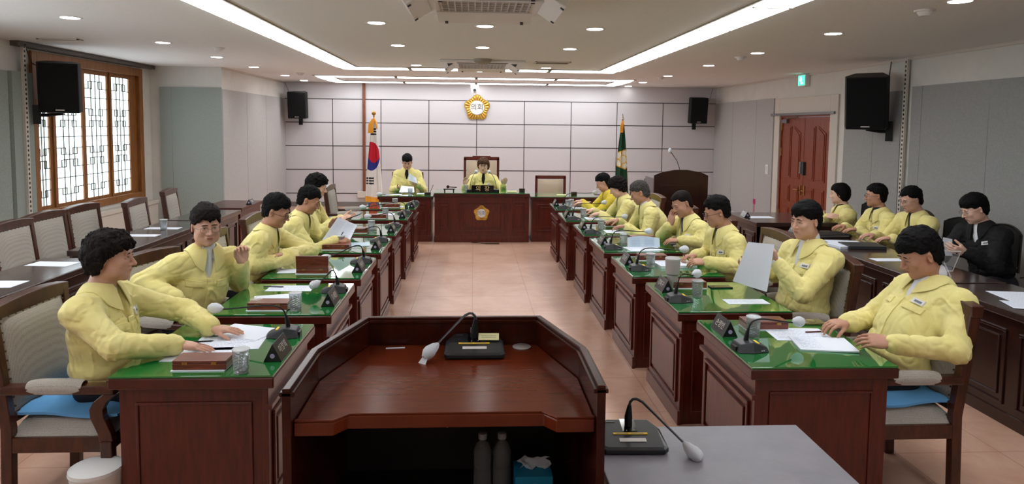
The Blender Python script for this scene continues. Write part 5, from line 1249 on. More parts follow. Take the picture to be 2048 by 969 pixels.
M_trouser = mat('trousers_dark', srgb(34, 36, 44), .85); M_shoe = mat('shoe_black', srgb(18, 17, 17), .3)
M_specs = {'black': mat('spectacles_black', srgb(20, 18, 18), .3), 'silver': mat('spectacles_silver', srgb(150, 146, 142), .25, metal=.9)}
M_lens = mat('spectacle_lens', (.96, .98, 1, 1), .02, trans=1, ior=1.05)
def head_ops(S, T, fat=1.0):     # T maps head-local points to world; returns rotation for ellipsoids
    R = T[0]; c = T[1]; w = lambda *p: R @ np.array(p, float) + c
    S.ell(w(0, -.014, .028), (.076, .094, .086), R, k=.01)
    S.ell(w(0, .018, -.022), (.066 * fat, .066, .085), R, k=.02)
    S.ell(w(0, .034, -.072), (.050 * fat, .044, .036), R, k=.025)
    S.ell(w(0, .062, -.098), (.020, .016, .015), R, k=.02)
    for s in (-1, 1):
        S.ell(w(s * .036 * fat, .056, -.024), (.024, .022, .022), R, k=.02)
        S.ell(w(s * .050 * fat, .008, -.060), (.018, .038, .030), R, k=.025)
        S.ell(w(s * .031, .093, .004), (.019, .012, .011), R, k=.012, mode='s')
        S.ell(w(s * .031, .0735, .005), (.0155, .0115, .0085), R, k=.004)
        S.ell(w(s * .030, .080, .022), (.022, .008, .006), R, k=.010)
    S.cone(w(0, .082, .008), w(0, .104, -.030), .0075, .0105, k=.012)
    for s in (-1, 1): S.ell(w(s * .013, .090, -.034), (.0085, .010, .0075), R, k=.007)
    S.ell(w(0, .075, -.055), (.022, .010, .012), R, k=.012)
    S.cone(w(-.017, .0825, -.0580), w(.017, .0825, -.0580), .0046, k=.005)
    S.cone(w(-.014, .081, -.067), w(.014, .081, -.067), .0054, k=.005)
    for s in (-1, 1):
        Re = R @ rotz(s * -.35)
        S.ell(w(s * .081, -.008, -.003), (.007, .0165, .028), Re, k=.008)
        S.ell(w(s * .086, -.003, -.001), (.005, .009, .018), Re, k=.004, mode='s')
FING = [(-.031, .066, .0076), (-.0105, .076, .0079), (.0105, .071, .0076), (.030, .057, .0068)]
def hand_ops(S, W, d, n, side, curl=.3, spread=.12, thumb=.6, sc=1.0, curls=None):
    """W wrist, d forward direction, n palm-facing direction, side +1 right / -1 left"""
    d = nrm(d); n = np.array(n, float); n = nrm(n - d * (n @ d)); tside = np.cross(d, n) * side   # towards the thumb
    P = lambda a, b, c: W + (d * a + tside * b + n * c) * sc
    for i, (off, L, r) in enumerate(FING):
        off = -off   # index nearest the thumb
        S.cone(P(.005, off * .62, .0), P(.082 - .006 * abs(i - 1.3), off, -.002), .0145 * sc, .0108 * sc, k=.012 * sc)
    S.ell(P(.045, 0, 0), np.array([.042, .040, .0155]) * sc, np.stack([d, tside, n], 1), k=.012)
    tips = []
    for i, (off, L, r) in enumerate(FING):
        off = -off; a = P(.082 - .006 * abs(i - 1.3), off, -.002); c = curl if curls is None else curls[i]
        ang = c * .55; dirv = nrm(d + tside * (off * 6 * spread)); p = a
        for ph, fr in enumerate((.45, .31, .24)):
            v = dirv * math.cos(ang) + n * math.sin(ang); q = p + v * L * 1.06 * fr * sc
            S.cone(p, q, (r + .0009 - .0008 * ph) * sc, (r - .0008 * ph) * sc, k=.0035); p = q; ang += c * (.85 if ph == 0 else .6)
        tips.append(p)
    p0 = P(.018, .022, .004); v = nrm(d * .72 + tside * thumb + n * .30); p1 = p0 + v * .040 * sc
    v2 = nrm(d * .9 + tside * thumb * .45 + n * (.25 + curl * .35)); p2 = p1 + v2 * .032 * sc; p3 = p2 + nrm(v2 + n * curl * .3) * .025 * sc
    S.cone(p0, p1, .0165 * sc, .0115 * sc, k=.012); S.cone(p1, p2, .0105 * sc, .0095 * sc, k=.005); S.cone(p2, p3, .0095 * sc, .0080 * sc, k=.004)
    return P, tips
def person(label, pel, H, face, look, pitch=0., tilt=0., hands=None, hair='short', hcol='black', skn='mid', specs=None, shirt='black', jacket='yellow', res=.005, fat=1.0, wide=1.0, badge=True, elb=(None, None), shd=(None, None), seed=1, eyes='down', legs=True, belly=1.0, group='people in yellow jackets', prop=None, cheek=None, hs=1.0, name='person', cuffs=(), tee=False):
    pel = np.array(pel, float); H = np.array(H, float)
    D = math.radians
    org = np.array([pel[0], pel[1], 0.]); t = thing(name, label, 'person', tuple(org), 0, group)
    Tf = np.array([math.cos(D(face)), math.sin(D(face)), 0.]); RT = np.array([Tf[1], -Tf[0], 0.])
    Rh = rotz(D(look - 90)) @ rotx(-D(pitch)) @ roty(D(tilt))
    hw = lambda *p: Rh @ (np.array(p, float) * hs) + H
    Nn = hw(0, -.035, -.085) + np.array([0, 0, -.060]) - Tf * .012        # base of neck
    Sm = Nn + np.array([0, 0, -.035]) - Tf * .008
    U = Sm - pel; L = np.linalg.norm(U); U /= L; F = nrm(Tf - U * (Tf @ U)); Rr = np.cross(F, U); RB = np.stack([Rr, F, U], 1)
    sh = [Sm + RT * .18 * wide + np.array([0, 0, -.055]), Sm - RT * .18 * wide + np.array([0, 0, -.055])]
    for i in (0, 1):
        if shd[i] is not None: sh[i] = sh[i] + np.array(shd[i], float)
    # arms
    arms = []
    for i in (0, 1):
        W, hd, hn = [np.array(q, float) for q in hands[i][:3]]; W = W.copy()
        dd = W - sh[i]; dist = np.linalg.norm(dd); l1, l2 = .285, .25
        if dist > .515: kf = dist / .515; l1 *= kf; l2 *= kf
        if elb[i] is not None: E = np.array(elb[i], float)
        else:
            a = (l1 * l1 - l2 * l2 + dist * dist) / (2 * dist); hh = math.sqrt(max(l1 * l1 - a * a, 0)); u = dd / dist
            hint = np.array([0, 0, -1.]) + (RT if i == 0 else -RT) * .55 - Tf * .25; hint = nrm(hint - u * (hint @ u)); E = sh[i] + u * a + hint * hh
        arms.append((sh[i], E, W))
    # ---- body (skin)
    S = Solid(); head_ops(S, (Rh * hs, H), fat) if hs == 1.0 else head_ops(S, (Rh, H), fat)
    S.cone(hw(0, -.03, -.04), Nn + np.array([0, 0, -.01]), .050, .055, k=.03)
    S.ell(pel + U * (L - .17), (.13, .085, .16), RB, k=.05); S.ell(pel + U * .12, (.13, .09, .15), RB, k=.05)
    S.cone(Nn, Sm, .050, .06, k=.04); S.cone(sh[0] - RT * .03, sh[1] + RT * .03, .045, k=.04)
    for i, (a, e, w_) in enumerate(arms):
        S.cone(a, e, .042, .034, k=.02); S.cone(e, w_, .034, .025, k=.01)
        _, hd, hn = hands[i][:3]; kw = hands[i][3] if len(hands[i]) > 3 else {}
        hand_ops(S, w_, hd, hn, 1 if i == 0 else -1, **kw)
    V, Q = S.mesh(res); mesh_obj('body', V, Q, SK[skn], t, org)
    HS = Solid(); head_ops(HS, (Rh, H), fat)
    # ---- face details
    for s in (-1, 1):
        ey = MB(); c = hw(s * .031, .0775, .0045 if eyes == 'down' else .005)
        if eyes == 'open':
            ey.xf(Rh, hw(s * .031, .0755, .003)).sphere((0, 0, 0), .0115, 14, 8, (1.12, .93, .40)); ey.cur = 1; ey.sphere((0, .0066, .0002), .0050, 10, 6, (1, .85, .86)); ey.cur = 2
        else: ey.cur = 2
        ey.xf(None, None)
        pts = HS.snap(np.array([hw(s * (.031 + .0155 * u), .09, (.0035 if eyes == 'down' else .0078) - .004 * u * u + .001 * u) for u in np.linspace(-1, 1, 9)]), .0012)
        ey.tube(pts, [.0005, .0011, .0014, .0015, .0016, .0017, .0017, .0014, .0006], 6)
        o = ey.build('eye', [M_eyew, M_iris, M_iris], t, smooth=True); o.data.transform(Matrix.Translation(-Vector(org)))
        bw = HS.snap(np.array([hw(s * (.030 + .021 * u), .095, .0240 + .0030 * (1 - u * u) + .0008 * u) for u in np.linspace(-1, 1, 9)]), .0012)
        o = MB().tube(bw, [.0012, .0022, .0028, .003, .003, .0027, .0022, .0016, .0008], 6).build('eyebrow', HR[hcol if hcol != 'brown' else 'dark'], t, smooth=True); o.data.transform(Matrix.Translation(-Vector(org)))
    lp = MB()
    for zz, yy, r in ((-.0585, .1, .0028), (-.0660, .1, .0034)):
        pts = HS.snap(np.array([hw(.0245 * u, yy, zz + (-.0016 * u * u if zz > -.06 else .0052 * u * u)) for u in np.linspace(-1, 1, 9)]), -.0008)
        lp.tube(pts, [r * q for q in (.2, .6, .9, 1, .95, 1, .9, .6, .2)], 6)
    o = lp.build('lips', M_lips[skn], t, smooth=True); o.data.transform(Matrix.Translation(-Vector(org)))
    # ---- hair
    hp = {'short': (.012, .022, .060, .006, 70, .005), 'swept': (.012, .030, .060, .008, 45, .005), 'bowl': (.015, .028, .044, .006, 60, .004), 'curly': (.024, .024, .046, -.01, 60, .010), 'bob': (.017, .022, .054, -.02, 40, .004), 'thick': (.018, .038, .050, .004, 50, .006), 'thin': (.006, .010, .070, .012, 55, .002)}[hair]
    ts, tt, zf, zs, fr, am = hp
    Hs = Solid(); cover = hair in ('curly', 'bob'); ears = 0. if hair == 'bob' else .03
    sw = ts if cover else ts * .45
    Hs.ell(hw(0, -.016, .030 + tt * .25), (.076 + sw, .094 + ts, .086 + tt * .8), Rh, k=.01)
    Hs.ell(hw(0, -.012, .062 + tt * .2), (.070 + ts * .8, .088 + ts * .7, .052 + tt * .75), Rh, k=.02)
    if hair in ('thick', 'bowl', 'swept', 'curly'): Hs.ell(hw(0, .030, .066 + tt * .3), (.058 + ts * .5, .052, .040), Rh, k=.03)
    if cover:
        Hs.ell(hw(0, -.045, -.015), (.080 + ts * .8, .068 + ts * .5, .085), Rh, k=.03)
    else: Hs.ell(hw(0, -.040, -.02), (.071 + ts * .5, .064 + ts * .35, .075), Rh, k=.02)
    ih = np.linalg.inv(Rh)
    def cut(X, Y, Z):
        px, py, pz = X - F32(H[0]), Y - F32(H[1]), Z - F32(H[2])
        lx = ih[0, 0] * px + ih[0, 1] * py + ih[0, 2] * pz; ly = ih[1, 0] * px + ih[1, 1] * py + ih[1, 2] * pz; lz = ih[2, 0] * px + ih[2, 1] * py + ih[2, 2] * pz
        if cover: zs_ = np.interp(ly, [-.10, -.06, -.03, .012, .035, .06, .08, .12], [-.095, -.090, -.068, -.03 + ears, .012, zf - .012, zf, zf])
        else: zs_ = np.interp(ly, [-.10, -.06, -.032, -.018, .012, .026, .05, .065, .12], [-.072, -.066, -.045, .022, .022, .022, zf - .008, zf, zf])
        zs_ = zs_ + .006 * np.sin(lx * 90 + seed) + .004 * np.sin(lx * 230 + seed)
        d = (lz - zs_.astype(F32)) * F32(.75)
        return d.astype(F32)     # negative below the hairline -> removed
    Hs.custom(cut, H - .2, H + .2, .006, 's')
    Hs.disp = lambda X, Y, Z: F32(am) * wob(X, Y, Z, fr, seed) + F32(am * .55) * (1 - 2 * np.abs(wob(X, Y, Z, fr * 2.2, seed + 3))) + F32(am * .25) * wob(X, Y, Z, fr * 6, seed + 9)
    Hs.dk = .03
    V, Q = Hs.mesh(min(res, .0045), pad=.01); mesh_obj('hair', V, Q, HR[hcol], t, org)
    # ---- jacket
    J = Solid()
    J.ell(pel + U * (L - .155), (.182 * wide, .128, .170), RB, k=.05)
    J.ell(pel + U * (L * .45) + F * .015 * belly, (.178 * wide, .135 * belly, .18), RB, k=.06)
    J.ell(pel + U * .085 + F * .01, (.186 * wide, .142 * belly, .11), RB, k=.05)
    J.cone(Nn + np.array([0, 0, -.025]), Sm - U * .05, .060, .09, k=.05)
    for i, (a, e, w_) in enumerate(arms):
        J.cone(Nn * .6 + a * .4 + np.array([0, 0, -.022]), a, .058, .066, k=.07)
        J.cone(a, e, .074, .062, k=.05); J.cone(e, w_ + nrm(e - w_) * .035, .062, .052, k=.02)
        J.cone(w_ + nrm(e - w_) * .055, w_ + nrm(e - w_) * .018, .0465, .0445, k=.006)
    Tsolid = Solid(); Tsolid.ops = list(J.ops[:4])
    Jsolid = Solid(); Jsolid.ops = list(J.ops)     # before the neck opening is cut
    vb = Sm - U * (.36 if jacket == 'black' else .165) + F * .15
    J.cone(vb, Nn + F * .03 + U * .09, .006, .054, k=.012, mode='s')
    J.cone(Nn - U * .04, Nn + U * .12, .057, .062, k=.01, mode='s')
    el = [a[1] for a in arms]
    def jd(X, Y, Z):
        o = F32(.0038) * wob(X, Y, Z, 10, seed)
        r = wob(X, Y, Z, 24, seed + 5); o = o + F32(.0035) * np.exp(-(r * 5) ** 2); r = wob(X, Y, Z * F32(.5), 30, seed + 15); mk = np.clip(wob(X, Y, Z, 9, seed + 21) * 1.6 + .35, 0, 1); o = o - F32(.0060) * mk * np.exp(-(r * 9) ** 2); r = wob(X * F32(.5), Y * F32(.6), Z, 46, seed + 25); o = o + F32(.0040) * (1 - mk) * np.exp(-(r * 8) ** 2)
        hgt = (X - F32(pel[0])) * F32(U[0]) + (Y - F32(pel[1])) * F32(U[1]) + (Z - F32(pel[2])) * F32(U[2])
        lat = np.abs((X - F32(pel[0])) * F32(Rr[0]) + (Y - F32(pel[1])) * F32(Rr[1]))
        o = o + F32(.008) * np.exp(-((hgt - .062) / .008) ** 2) * (lat < .24) - F32(.004) * np.exp(-((hgt - .10) / .03) ** 2)
        fz = (X - F32(pel[0])) * F32(F[0]) + (Y - F32(pel[1])) * F32(F[1]) + (Z - F32(pel[2])) * F32(F[2])
        o = o + F32(.0025) * np.exp(-((hgt - F32(L - .135)) / F32(.004)) ** 2) * (lat < .16)
        for i, (a, e, w_) in enumerate(arms):
            us = nrm(e - a); al = (X - F32(a[0])) * F32(us[0]) + (Y - F32(a[1])) * F32(us[1]) + (Z - F32(a[2])) * F32(us[2]); o = o + F32(.004) * np.exp(-((al - F32(.035)) / F32(.006)) ** 2) * np.exp(-((X - F32(a[0])) ** 2 + (Y - F32(a[1])) ** 2 + (Z - F32(a[2])) ** 2) / F32(.014))
            ax_ = nrm(w_ - a); d2 = (X - F32(e[0])) ** 2 + (Y - F32(e[1])) ** 2 + (Z - F32(e[2])) ** 2
            s_ = (X * F32(ax_[0]) + Y * F32(ax_[1]) + Z * F32(ax_[2])); tw = wob(X, Y, Z, 12, seed + 7 + i)
            o = o + F32(.0065) * (np.abs(np.sin(s_ * 78 + 3.0 * tw)) ** F32(.6) - .6) * np.exp(-d2 / F32(.0125))
            d2 = (X - F32(w_[0])) ** 2 + (Y - F32(w_[1])) ** 2 + (Z - F32(w_[2])) ** 2
            u2 = nrm(e - w_); along = (X - F32(w_[0])) * F32(u2[0]) + (Y - F32(w_[1])) * F32(u2[1]) + (Z - F32(w_[2])) * F32(u2[2])
            o = o + F32(.004) * np.exp(-((along - .062) / .006) ** 2) * np.exp(-d2 / F32(.012))
        return o
    J.disp = jd; Jsolid.disp = jd
    MJ = {'yellow': M_jacket, 'bright': M_jacket2, 'black': M_jacketB}[jacket]
    V, Q = J.mesh(max(res * 1.25, .006)); jo = mesh_obj('jacket' if jacket != 'black' else 'blazer', V, Q, MJ, t, org)
    # front frame on the chest: lateral u, height v (from the neck base down)
    def chest(u, v, off, fwd=.28):
        P = np.array([Nn + Rr * a + U * b + F * fwd for a, b in zip(np.ravel(u), np.ravel(v))]); D_ = -F
        for _ in range(22): f = Tsolid.ev(P, False); P = P + D_ * np.clip(f - off, -.01, .05)[:, None] * .9
        f = np.clip(Jsolid.ev(P) - off, -.014, .02); return P - Tsolid.grad(P) * f[:, None] * .9
    def patch(nm, poly_uv, m_, off=.004, th=.0035, nu=8, nv=8, par=None):
        c = [np.array(q, float) for q in poly_uv]    # four corners: lower-left, lower-right, upper-right, upper-left
        G = np.array([[(c[0] * (1 - a) + c[1] * a) * (1 - b) + (c[3] * (1 - a) + c[2] * a) * b for a in np.linspace(0, 1, nu)] for b in np.linspace(0, 1, nv)])
        P = chest(G[..., 0], G[..., 1], off).reshape(nv, nu, 3)
        o = MB().slab(P, -F * (th + off)).build(nm, m_, par or t, smooth=True); o.data.transform(Matrix.Translation(-Vector(org))); return o
    if jacket != 'black':
        patch('placket', [(-.018, -L + .08), (.018, -L + .08), (.018, -.15), (-.018, -.15)], MJ, .0065, nu=5, nv=44, par=jo)
        for s in (-1, 1): patch('pocket_flap', [(s * .135 if s < 0 else .045, -.20), (.135 if s > 0 else -.045, -.20), (.135 if s > 0 else -.045, -.165), (-.135 if s < 0 else .045, -.165)], MJ, .0065, nu=14, nv=6, par=jo)
    if badge: 
        s = -1
        bo = patch('name_badge', [(s * .118, -.158), (s * .062, -.158), (s * .062, -.130), (s * .118, -.130)], M_white, .008, .002, nu=5, nv=3)
        patch('badge_print', [(s * .110, -.150), (s * .078, -.150), (s * .078, -.139), (s * .110, -.139)], M_printgrey, .0095, .001, nu=4, nv=2, par=bo)
    # collar: two leaves around the neck ending in points
    col = MB(); na, nt = 22, 7
    for s in (-1, 1):
        G = np.zeros((na, nt, 3))
        for i in range(na):
            a = math.pi * (1 - i / (na - 1) * .90)         # from the back to near the front
            dr = F * math.cos(a) + Rr * s * math.sin(a)
            ft = max(0, 1 - a / 1.5)
            ro = .099 + .032 * ft ** 1.5; drop = -.012 - .086 * ft
            for j in range(nt):
                q = j / (nt - 1); rr = .061 + (ro - .061) * q; rise = .038 * (1 - q) ** 1.3 - .025 * q
                G[i, j] = Nn + dr * rr + U * (rise + drop * (.25 + .75 * q) - .008)
        P = G.reshape(-1, 3); f = Jsolid.ev(P, False); g = Jsolid.grad(P)
        want = np.tile(np.array([.014, .017, .017, .016, .014, .012, .010]), na)
        mv = np.where(np.tile(np.arange(nt), na) < 2, np.clip(want - f, 0, .05), want - f)
        P = P + g * mv[:, None]; G = P.reshape(na, nt, 3)
        ng = g.reshape(na, nt, 3).mean((0, 1))
        Gs = G if s < 0 else G[:, ::-1]
        n_ = Jsolid.grad(Gs.reshape(-1, 3)).reshape(na, nt, 3)
        In = Gs - n_ * .004
        col.grid(Gs); col.grid(In[:, ::-1])
        for edge in (lambda A_: A_[:, 0], lambda A_: A_[:, -1], lambda A_: A_[0], lambda A_: A_[-1]):
            e0, e1 = edge(Gs), edge(In); m_ = len(e0)
            col.grid(np.stack([e0, e1], 0))
    o = col.build('collar' if jacket != 'black' else 'lapel', MJ, jo, smooth=True); o.data.transform(Matrix.Translation(-Vector(org)))
    # ---- shirt
    T_ = Solid(); T_.ell(pel + U * (L - .150), (.150 * wide, .098, .150), RB, k=.05); T_.cone(Nn + np.array([0, 0, -.02]), Sm - U * .05, .0575, .08, k=.04)
    T_.cone(Nn - U * .03, Nn + F * .006 + U * (-.03 if tee else .030 if shirt == 'white' else .012), .0585, .0585, k=.02)
    if not (tee and jacket == 'yellow'): T_.cone(Nn + F * .040 - U * .02, Sm - U * (.34 if jacket == 'black' else .15) + F * (.10 if jacket == 'black' else .088), .034, .030, k=.03)
    V, Q = T_.mesh(.006); mesh_obj('shirt', V, Q, M_shirt[shirt], t, org)
    if shirt == 'white' and jacket != 'black' and not tee:
        sc_ = MB()
        for s in (-1, 1):
            p = [Nn + F * .062 + Rr * s * .004 - U * .012, Nn + F * .050 + Rr * s * .040 + U * .034, Nn + F * .068 + Rr * s * .048 - U * .012, Nn + F * .084 + Rr * s * .030 - U * .045]
            n_ = F * .004; v = [q for q in p] + [q + n_ for q in p]; sc_.add(v, [(0, 1, 2, 3), (7, 6, 5, 4), (0, 4, 5, 1), (1, 5, 6, 2), (2, 6, 7, 3), (3, 7, 4, 0)])
        o = sc_.build('shirt_collar', M_shirt['white'], t); o.data.transform(Matrix.Translation(-Vector(org)))
    for i in cuffs:
        a, e, w_ = arms[i]; u_ = nrm(e - w_); o = MB().tube([w_ + u_ * .05, w_ + u_ * .012, w_ - u_ * .012], [.040, .041, .039], 20).build('shirt_cuff', M_shirt['white'], t, smooth=True); o.data.transform(Matrix.Translation(-Vector(org)))
    # ---- trousers and shoes
    Tr = Solid(); Tr.ell(pel + np.array([0, 0, -.005]), (.165, .13, .10), rotz(D(face - 90)), k=.04); ank = []
    for s in (-1, 1):
        hp_ = pel + RT * s * .085 + np.array([0, 0, .0]); kn = pel + RT * s * .11 + Tf * .40 + np.array([0, 0, .0]); kn[2] = .53; an = kn + Tf * .02; an[2] = .09
        Tr.cone(hp_, kn, .082, .060, k=.03); Tr.cone(kn, an, .060, .042, k=.02); ank.append(an)
    Tr.disp = lambda X, Y, Z: F32(.004) * wob(X, Y, Z, 22, seed + 2)
    V, Q = Tr.mesh(.010); mesh_obj('trousers', V, Q, M_trouser, t, org)
    for an in ank:
        sh_ = Solid(); sh_.cone(np.array([an[0], an[1], .045]) - Tf * .03, np.array([an[0], an[1], .036]) + Tf * .15, .042, .035, k=.01)
        sh_.custom(lambda X, Y, Z: (Z - F32(.006)) + 0 * X + 0 * Y, an - .4, an + .4, .004, 's')
        V, Q = sh_.mesh(.008); mesh_obj('shoe', V, Q, M_shoe, t, org)
    # ---- spectacles
    if specs:
        g = MB().xf(Rh, H); r = .0016 if specs == 'black' else .0012
        for s in (-1, 1):
            ring = [(s * (.033 + .0225 * math.copysign(abs(math.cos(a)) ** .6, math.cos(a))), .100 - .004 * abs(math.cos(a)) * (1 if s * math.cos(a) * s > 0 else 0), -.004 + .0165 * math.copysign(abs(math.sin(a)) ** .7, math.sin(a))) for a in np.linspace(0, 2 * PI, 25)]
            g.tube(ring, r, 6, caps=False)
            g.tube([(s * .0555, .098, .003), (s * .070, .085, .004), (s * .079, .03, .003), (s * .081, -.005, .002), (s * .080, -.02, -.012)], r, 6)
        g.tube([(-.011, .101, .0), (0, .104, .002), (.011, .101, .0)], r, 6)
        o = g.build('spectacles', M_specs[specs], t, smooth=True); o.data.transform(Matrix.Translation(-Vector(org)))
    return t, (hw, Rh, arms, F, U, Rr, Nn)
# ------------------------------------------------------------ the people
dn = (0, 0, -1)
PL = []
def P_(*a, **k): PL.append((a, k))
# --- left row (facing the aisle, +X)
P_('person with short dark curls, nearest on the left, both hands flat on papers', (-1.80, 3.38, .545), (-1.750, 3.38, 1.165), 0, 7, 2, hair='curly', hcol='dark', skn='mid', shirt='white', res=.004, seed=3, eyes='open', fat=.96, tee=True,
   hands=[((-1.385, 3.265, .765), (.99, .08, -.18), (0, .0, -1), dict(curl=.12, spread=.5, sc=.94)), ((-1.33, 3.53, .765), (.98, .12, -.16), (0, 0, -1), dict(curl=.10, spread=.9, sc=.94))], elb=((-1.615, 3.13, .80), (-1.52, 3.66, .82)), wide=.95, belly=1.1)
P_('person in glasses on the left, turned to the camera with one fist raised', (-1.80, 4.40, .545), (-1.663, 4.33, 1.172), -42, -56, 2, hair='thick', hcol='dark', skn='mid', specs='silver', shirt='white', res=.0045, seed=5, eyes='open', badge=False, belly=1.12, fat=1.04,
   hands=[((-1.735, 4.10, .765), (.42, -.15, -.85), (-.5, .75, 0), dict(curl=.45, spread=.3)), ((-1.475, 4.42, .93), (-.05, .06, 1), (.55, -.75, .2), dict(curl=1.35, spread=.05))], elb=((-1.985, 4.16, .86), (-1.56, 4.60, .755)))
P_('person in glasses on the left, looking down with arms folded on the desk', (-1.78, 5.3, .545), (-1.500, 5.28, 1.150), -4, -5, 20, tilt=4, hair='swept', hcol='black', skn='tan', specs='black', shirt='white', res=.005, seed=8, badge=True, belly=1.15, fat=1.05,
   hands=[((-1.36, 5.28, .80), (-.2, .97, .0), (0, -.1, -1), dict(curl=.35)), ((-1.44, 5.22, .825), (-.55, -.80, .04), (.1, 0, -1), dict(curl=.4))], elb=((-1.60, 5.04, .775), (-1.30, 5.50, .80)))
P_('person with short black hair on the left, writing while holding up a printed sheet', (-1.78, 6.3, .545), (-1.490, 6.28, 1.125), -3, -3, 24, hair='short', hcol='black', skn='tan', shirt='navy', res=.0055, seed=11, badge=False, belly=1.1,
   hands=[((-1.215, 6.16, .785), (.95, .05, -.12), (.1, .4, -.9), dict(curl=.95)), ((-1.315, 6.36, .85), (.55, .1, .7), (.5, -.8, .0), dict(curl=.55))])
P_('person with wavy black hair at the last occupied left desk, holding a tablet', (-1.83, 7.26, .545), (-1.640, 7.27, 1.165), 0, 2, 16, hair='curly', hcol='black', skn='fair', shirt='black', res=.006, seed=13, badge=False, wide=.93, fat=.95,
   hands=[((-1.42, 7.17, .83), (.95, .1, .1), (.1, .5, -.8), dict(curl=.5)), ((-1.40, 7.36, .82), (.95, -.1, .1), (.1, -.5, .8), dict(curl=.4))])
# --- right row (facing -X)
P_('person with black hair and a yellow jacket, nearest on the right, leafing through a booklet', (2.20, 3.40, .545), (2.330, 3.40, 1.172), 184, 176, 22, hair='thick', hcol='black', skn='tan', shirt='white', res=.004, seed=21, belly=1.12, fat=1.04,
   hands=[((2.005, 3.50, .785), (-.96, -.22, -.05), (-.1, .1, -1), dict(curl=.55, spread=.2)), ((2.03, 3.155, .785), (-.93, .30, .05), (.2, .55, -.8), dict(curl=.5, spread=.2))], elb=((2.22, 3.66, .76), (2.335, 3.10, .76)), wide=1.0)
P_('person with thick black hair on the right, holding up a white sheet', (2.22, 4.40, .545), (2.205, 4.38, 1.212), 194, 200, 4, hair='bowl', hcol='black', skn='mid', shirt='white', res=.0045, seed=24, eyes='open', cuffs=(1,), belly=1.12,
   hands=[((1.93, 4.50, .87), (-.9, -.1, .1), (.1, -.4, .8), dict(curl=.6)), ((1.93, 4.20, .975), (-.25, -.02, .96), (-.9, .2, -.1), dict(curl=1.0, spread=.1))], elb=((2.14, 4.66, .80), (2.055, 4.08, .80)))
P_('person in black glasses on the right, writing, with a wrist watch', (2.18, 5.38, .545), (1.955, 5.35, 1.150), 186, 178, 18, hair='short', hcol='black', skn='tan', specs='black', shirt='black', res=.005, seed=27, belly=1.08,
   hands=[((1.80, 5.40, .785), (-.92, -.2, -.08), (-.1, -.2, -.9), dict(curl=.95)), ((1.80, 5.14, .785), (-.96, .12, -.02), (0, .4, -.9), dict(curl=.7))], elb=((1.98, 5.60, .76), (2.05, 5.06, .76)))
P_('person with receding dark hair resting one cheek on the hand', (2.17, 6.33, .545), (1.975, 6.33, 1.10), 198, 200, 22, tilt=10, hair='thin', hcol='dark', skn='tan', shirt='navy', res=.0055, seed=31, belly=1.12, fat=1.06,
   hands=[((1.875, 6.34, .905), (.12, -.1, 1), (.8, .45, .1), dict(curl=.3)), ((1.90, 6.14, .785), (-.96, .1, -.02), (0, .2, -1), dict(curl=.6))], elb=((1.845, 6.52, .765), (2.12, 6.08, .78)))
P_('person with grey hair on the right, leaning forward with both arms on the desk', (2.10, 7.27, .545), (1.80, 7.27, 1.112), 182, 172, 24, hair='short', hcol='grey', skn='tan', shirt='white', res=.0055, seed=34, badge=False, belly=1.1,
   hands=[((1.60, 7.40, .80), (-.95, -.1, -.1), (0, 0, -1), dict(curl=.4)), ((1.62, 7.10, .775), (-.97, .1, -.05), (0, 0, -1), dict(curl=.5))])
P_('person with dark curls, second from the dais on the right, head bowed', (2.05, 8.3, .545), (1.775, 8.3, 1.080), 182, 172, 28, hair='curly', hcol='dark', skn='fair', shirt='black', res=.006, seed=37, badge=False, wide=.93, fat=.95,
   hands=[((1.50, 8.42, .785), (-.95, 0, -.1), (0, 0, -1), dict(curl=.4)), ((1.55, 8.16, .775), (-.95, 0, -.1), (0, 0, -1), dict(curl=.5))])
P_('person in a brighter yellow jacket, farthest of the right row', (2.06, 9.35, .545), (1.80, 9.35, 1.052), 182, 174, 26, hair='short', hcol='black', skn='mid', shirt='black', jacket='bright', res=.006, seed=40, badge=False,
   hands=[((1.52, 9.45, .785), (-.95, 0, -.1), (0, 0, -1), dict(curl=.4)), ((1.50, 9.2, .785), (-.95, 0, -.1), (0, 0, -1), dict(curl=.4))])
# --- dais
P_('person with a black fringe at the left of the dais, reading papers', (-1.12, 11.62, .58), (-1.100, 11.45, 1.205), -90, -86, 22, hair='bowl', hcol='black', skn='mid', shirt='black', res=.006, seed=43, badge=False, wide=.9,
   hands=[((-1.22, 11.25, .79), (.3, -.9, .0), (.3, .2, .6), dict(curl=.6)), ((-.92, 11.25, .86), (-.6, -.6, .3), (-.5, .4, .2), dict(curl=.6))])
P_('person with brown curls and glasses in the tall dais chair, both hands lifted', (.16, 11.62, .56), (.170, 11.48, 1.150), -90, -95, 6, hair='curly', hcol='brown', skn='fair', specs='silver', shirt='black', res=.0055, seed=46, badge=True, wide=.92, fat=.94, eyes='open',
   hands=[((-.13, 11.28, .84), (-.1, -.2, .95), (.5, -.6, 0), dict(curl=.5)), ((.50, 11.28, .86), (.3, -.3, .7), (.1, -.9, 0), dict(curl=.45))])
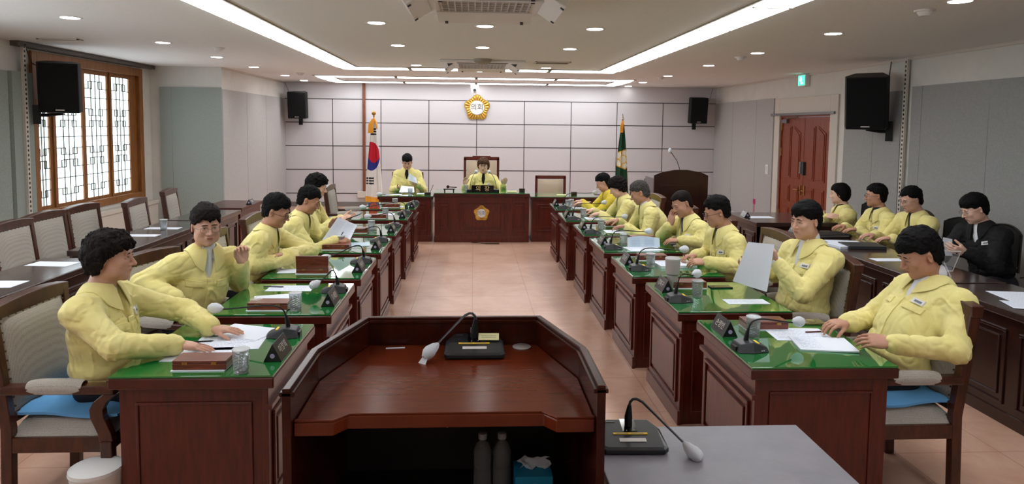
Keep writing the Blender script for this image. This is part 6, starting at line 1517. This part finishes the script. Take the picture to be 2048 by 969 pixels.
# --- wall row on the right
P_('person with a black bob and folded arms in a yellow jacket, sitting by the door', (4.50, 7.95, .545), (4.39, 7.92, 1.050), 172, 150, 2, hair='bob', hcol='black', skn='fair', shirt='black', res=.0055, seed=50, badge=False, wide=.92, fat=.93, eyes='open', group='people seated along the right wall',
   hands=[((4.20, 7.82, .80), (.2, -.9, .1), (.4, .2, -.5), dict(curl=.3)), ((4.22, 8.0, .80), (.2, .9, .1), (.4, -.2, -.5), dict(curl=.3))])
P_('person in black glasses by the right wall, sitting upright, middle of three', (4.50, 7.05, .545), (4.29, 7.02, 1.122), 176, 162, 2, hair='short', hcol='black', skn='tan', specs='black', shirt='black', res=.005, seed=53, eyes='open', group='people seated along the right wall',
   hands=[((4.02, 7.12, .785), (-.9, -.1, -.1), (0, 0, -1), dict(curl=.3)), ((4.02, 6.88, .785), (-.9, .1, -.1), (0, 0, -1), dict(curl=.4))])
P_('person in round glasses by the right wall, looking down at folders', (4.52, 6.50, .545), (4.31, 6.46, 1.140), 184, 182, 16, hair='short', hcol='black', skn='mid', specs='silver', shirt='black', res=.005, seed=56, badge=False, group='people seated along the right wall',
   hands=[((3.98, 6.52, .785), (-.9, 0, -.1), (0, 0, -1), dict(curl=.4)), ((4.02, 6.30, .785), (-.9, .1, -.1), (0, 0, -1), dict(curl=.4))])
P_('person in a black blazer by the right wall, reading a slip of paper', (4.46, 5.50, .545), (4.28, 5.57, 1.155), 190, 172, 22, hair='bowl', hcol='black', skn='fair', specs='silver', shirt='white', jacket='black', tee=True, res=.0045, seed=59, group='people seated along the right wall',
   hands=[((3.98, 5.60, .82), (-.85, -.2, .2), (.1, -.7, -.5), dict(curl=.45)), ((4.06, 5.36, .82), (-.85, .2, .25), (.1, .7, .4), dict(curl=.5))])
INFO = []
if True:
    for a, k in PL: INFO.append(person(*a, **k)[1])
# hand entering at the right edge of the view, belonging to a person outside the frame
S = Solid(); W = np.array([4.03, 4.52, .765]); hand_ops(S, W, (-.9, -.1, -.05), (0, .3, -1), -1, curl=.8, spread=.1)
S.cone(W, W + np.array([.3, .02, .02]), .026, .04, k=.01)
V, Q = S.mesh(.0045); t = thing('person', 'writing hand of a person cut off by the right edge of the view', 'person', (4.2, 4.52, 0)); mesh_obj('body', V, Q, SK['mid'], t, (4.2, 4.52, 0))
S = Solid(); S.cone(W + np.array([.06, .0, .0]), W + np.array([.33, .02, .03]), .036, .055, k=.01); S.disp = lambda X, Y, Z: F32(.004) * wob(X, Y, Z, 40, 2)
V, Q = S.mesh(.006); mesh_obj('sleeve', V, Q, M_jacketB, t, (4.2, 4.52, 0))
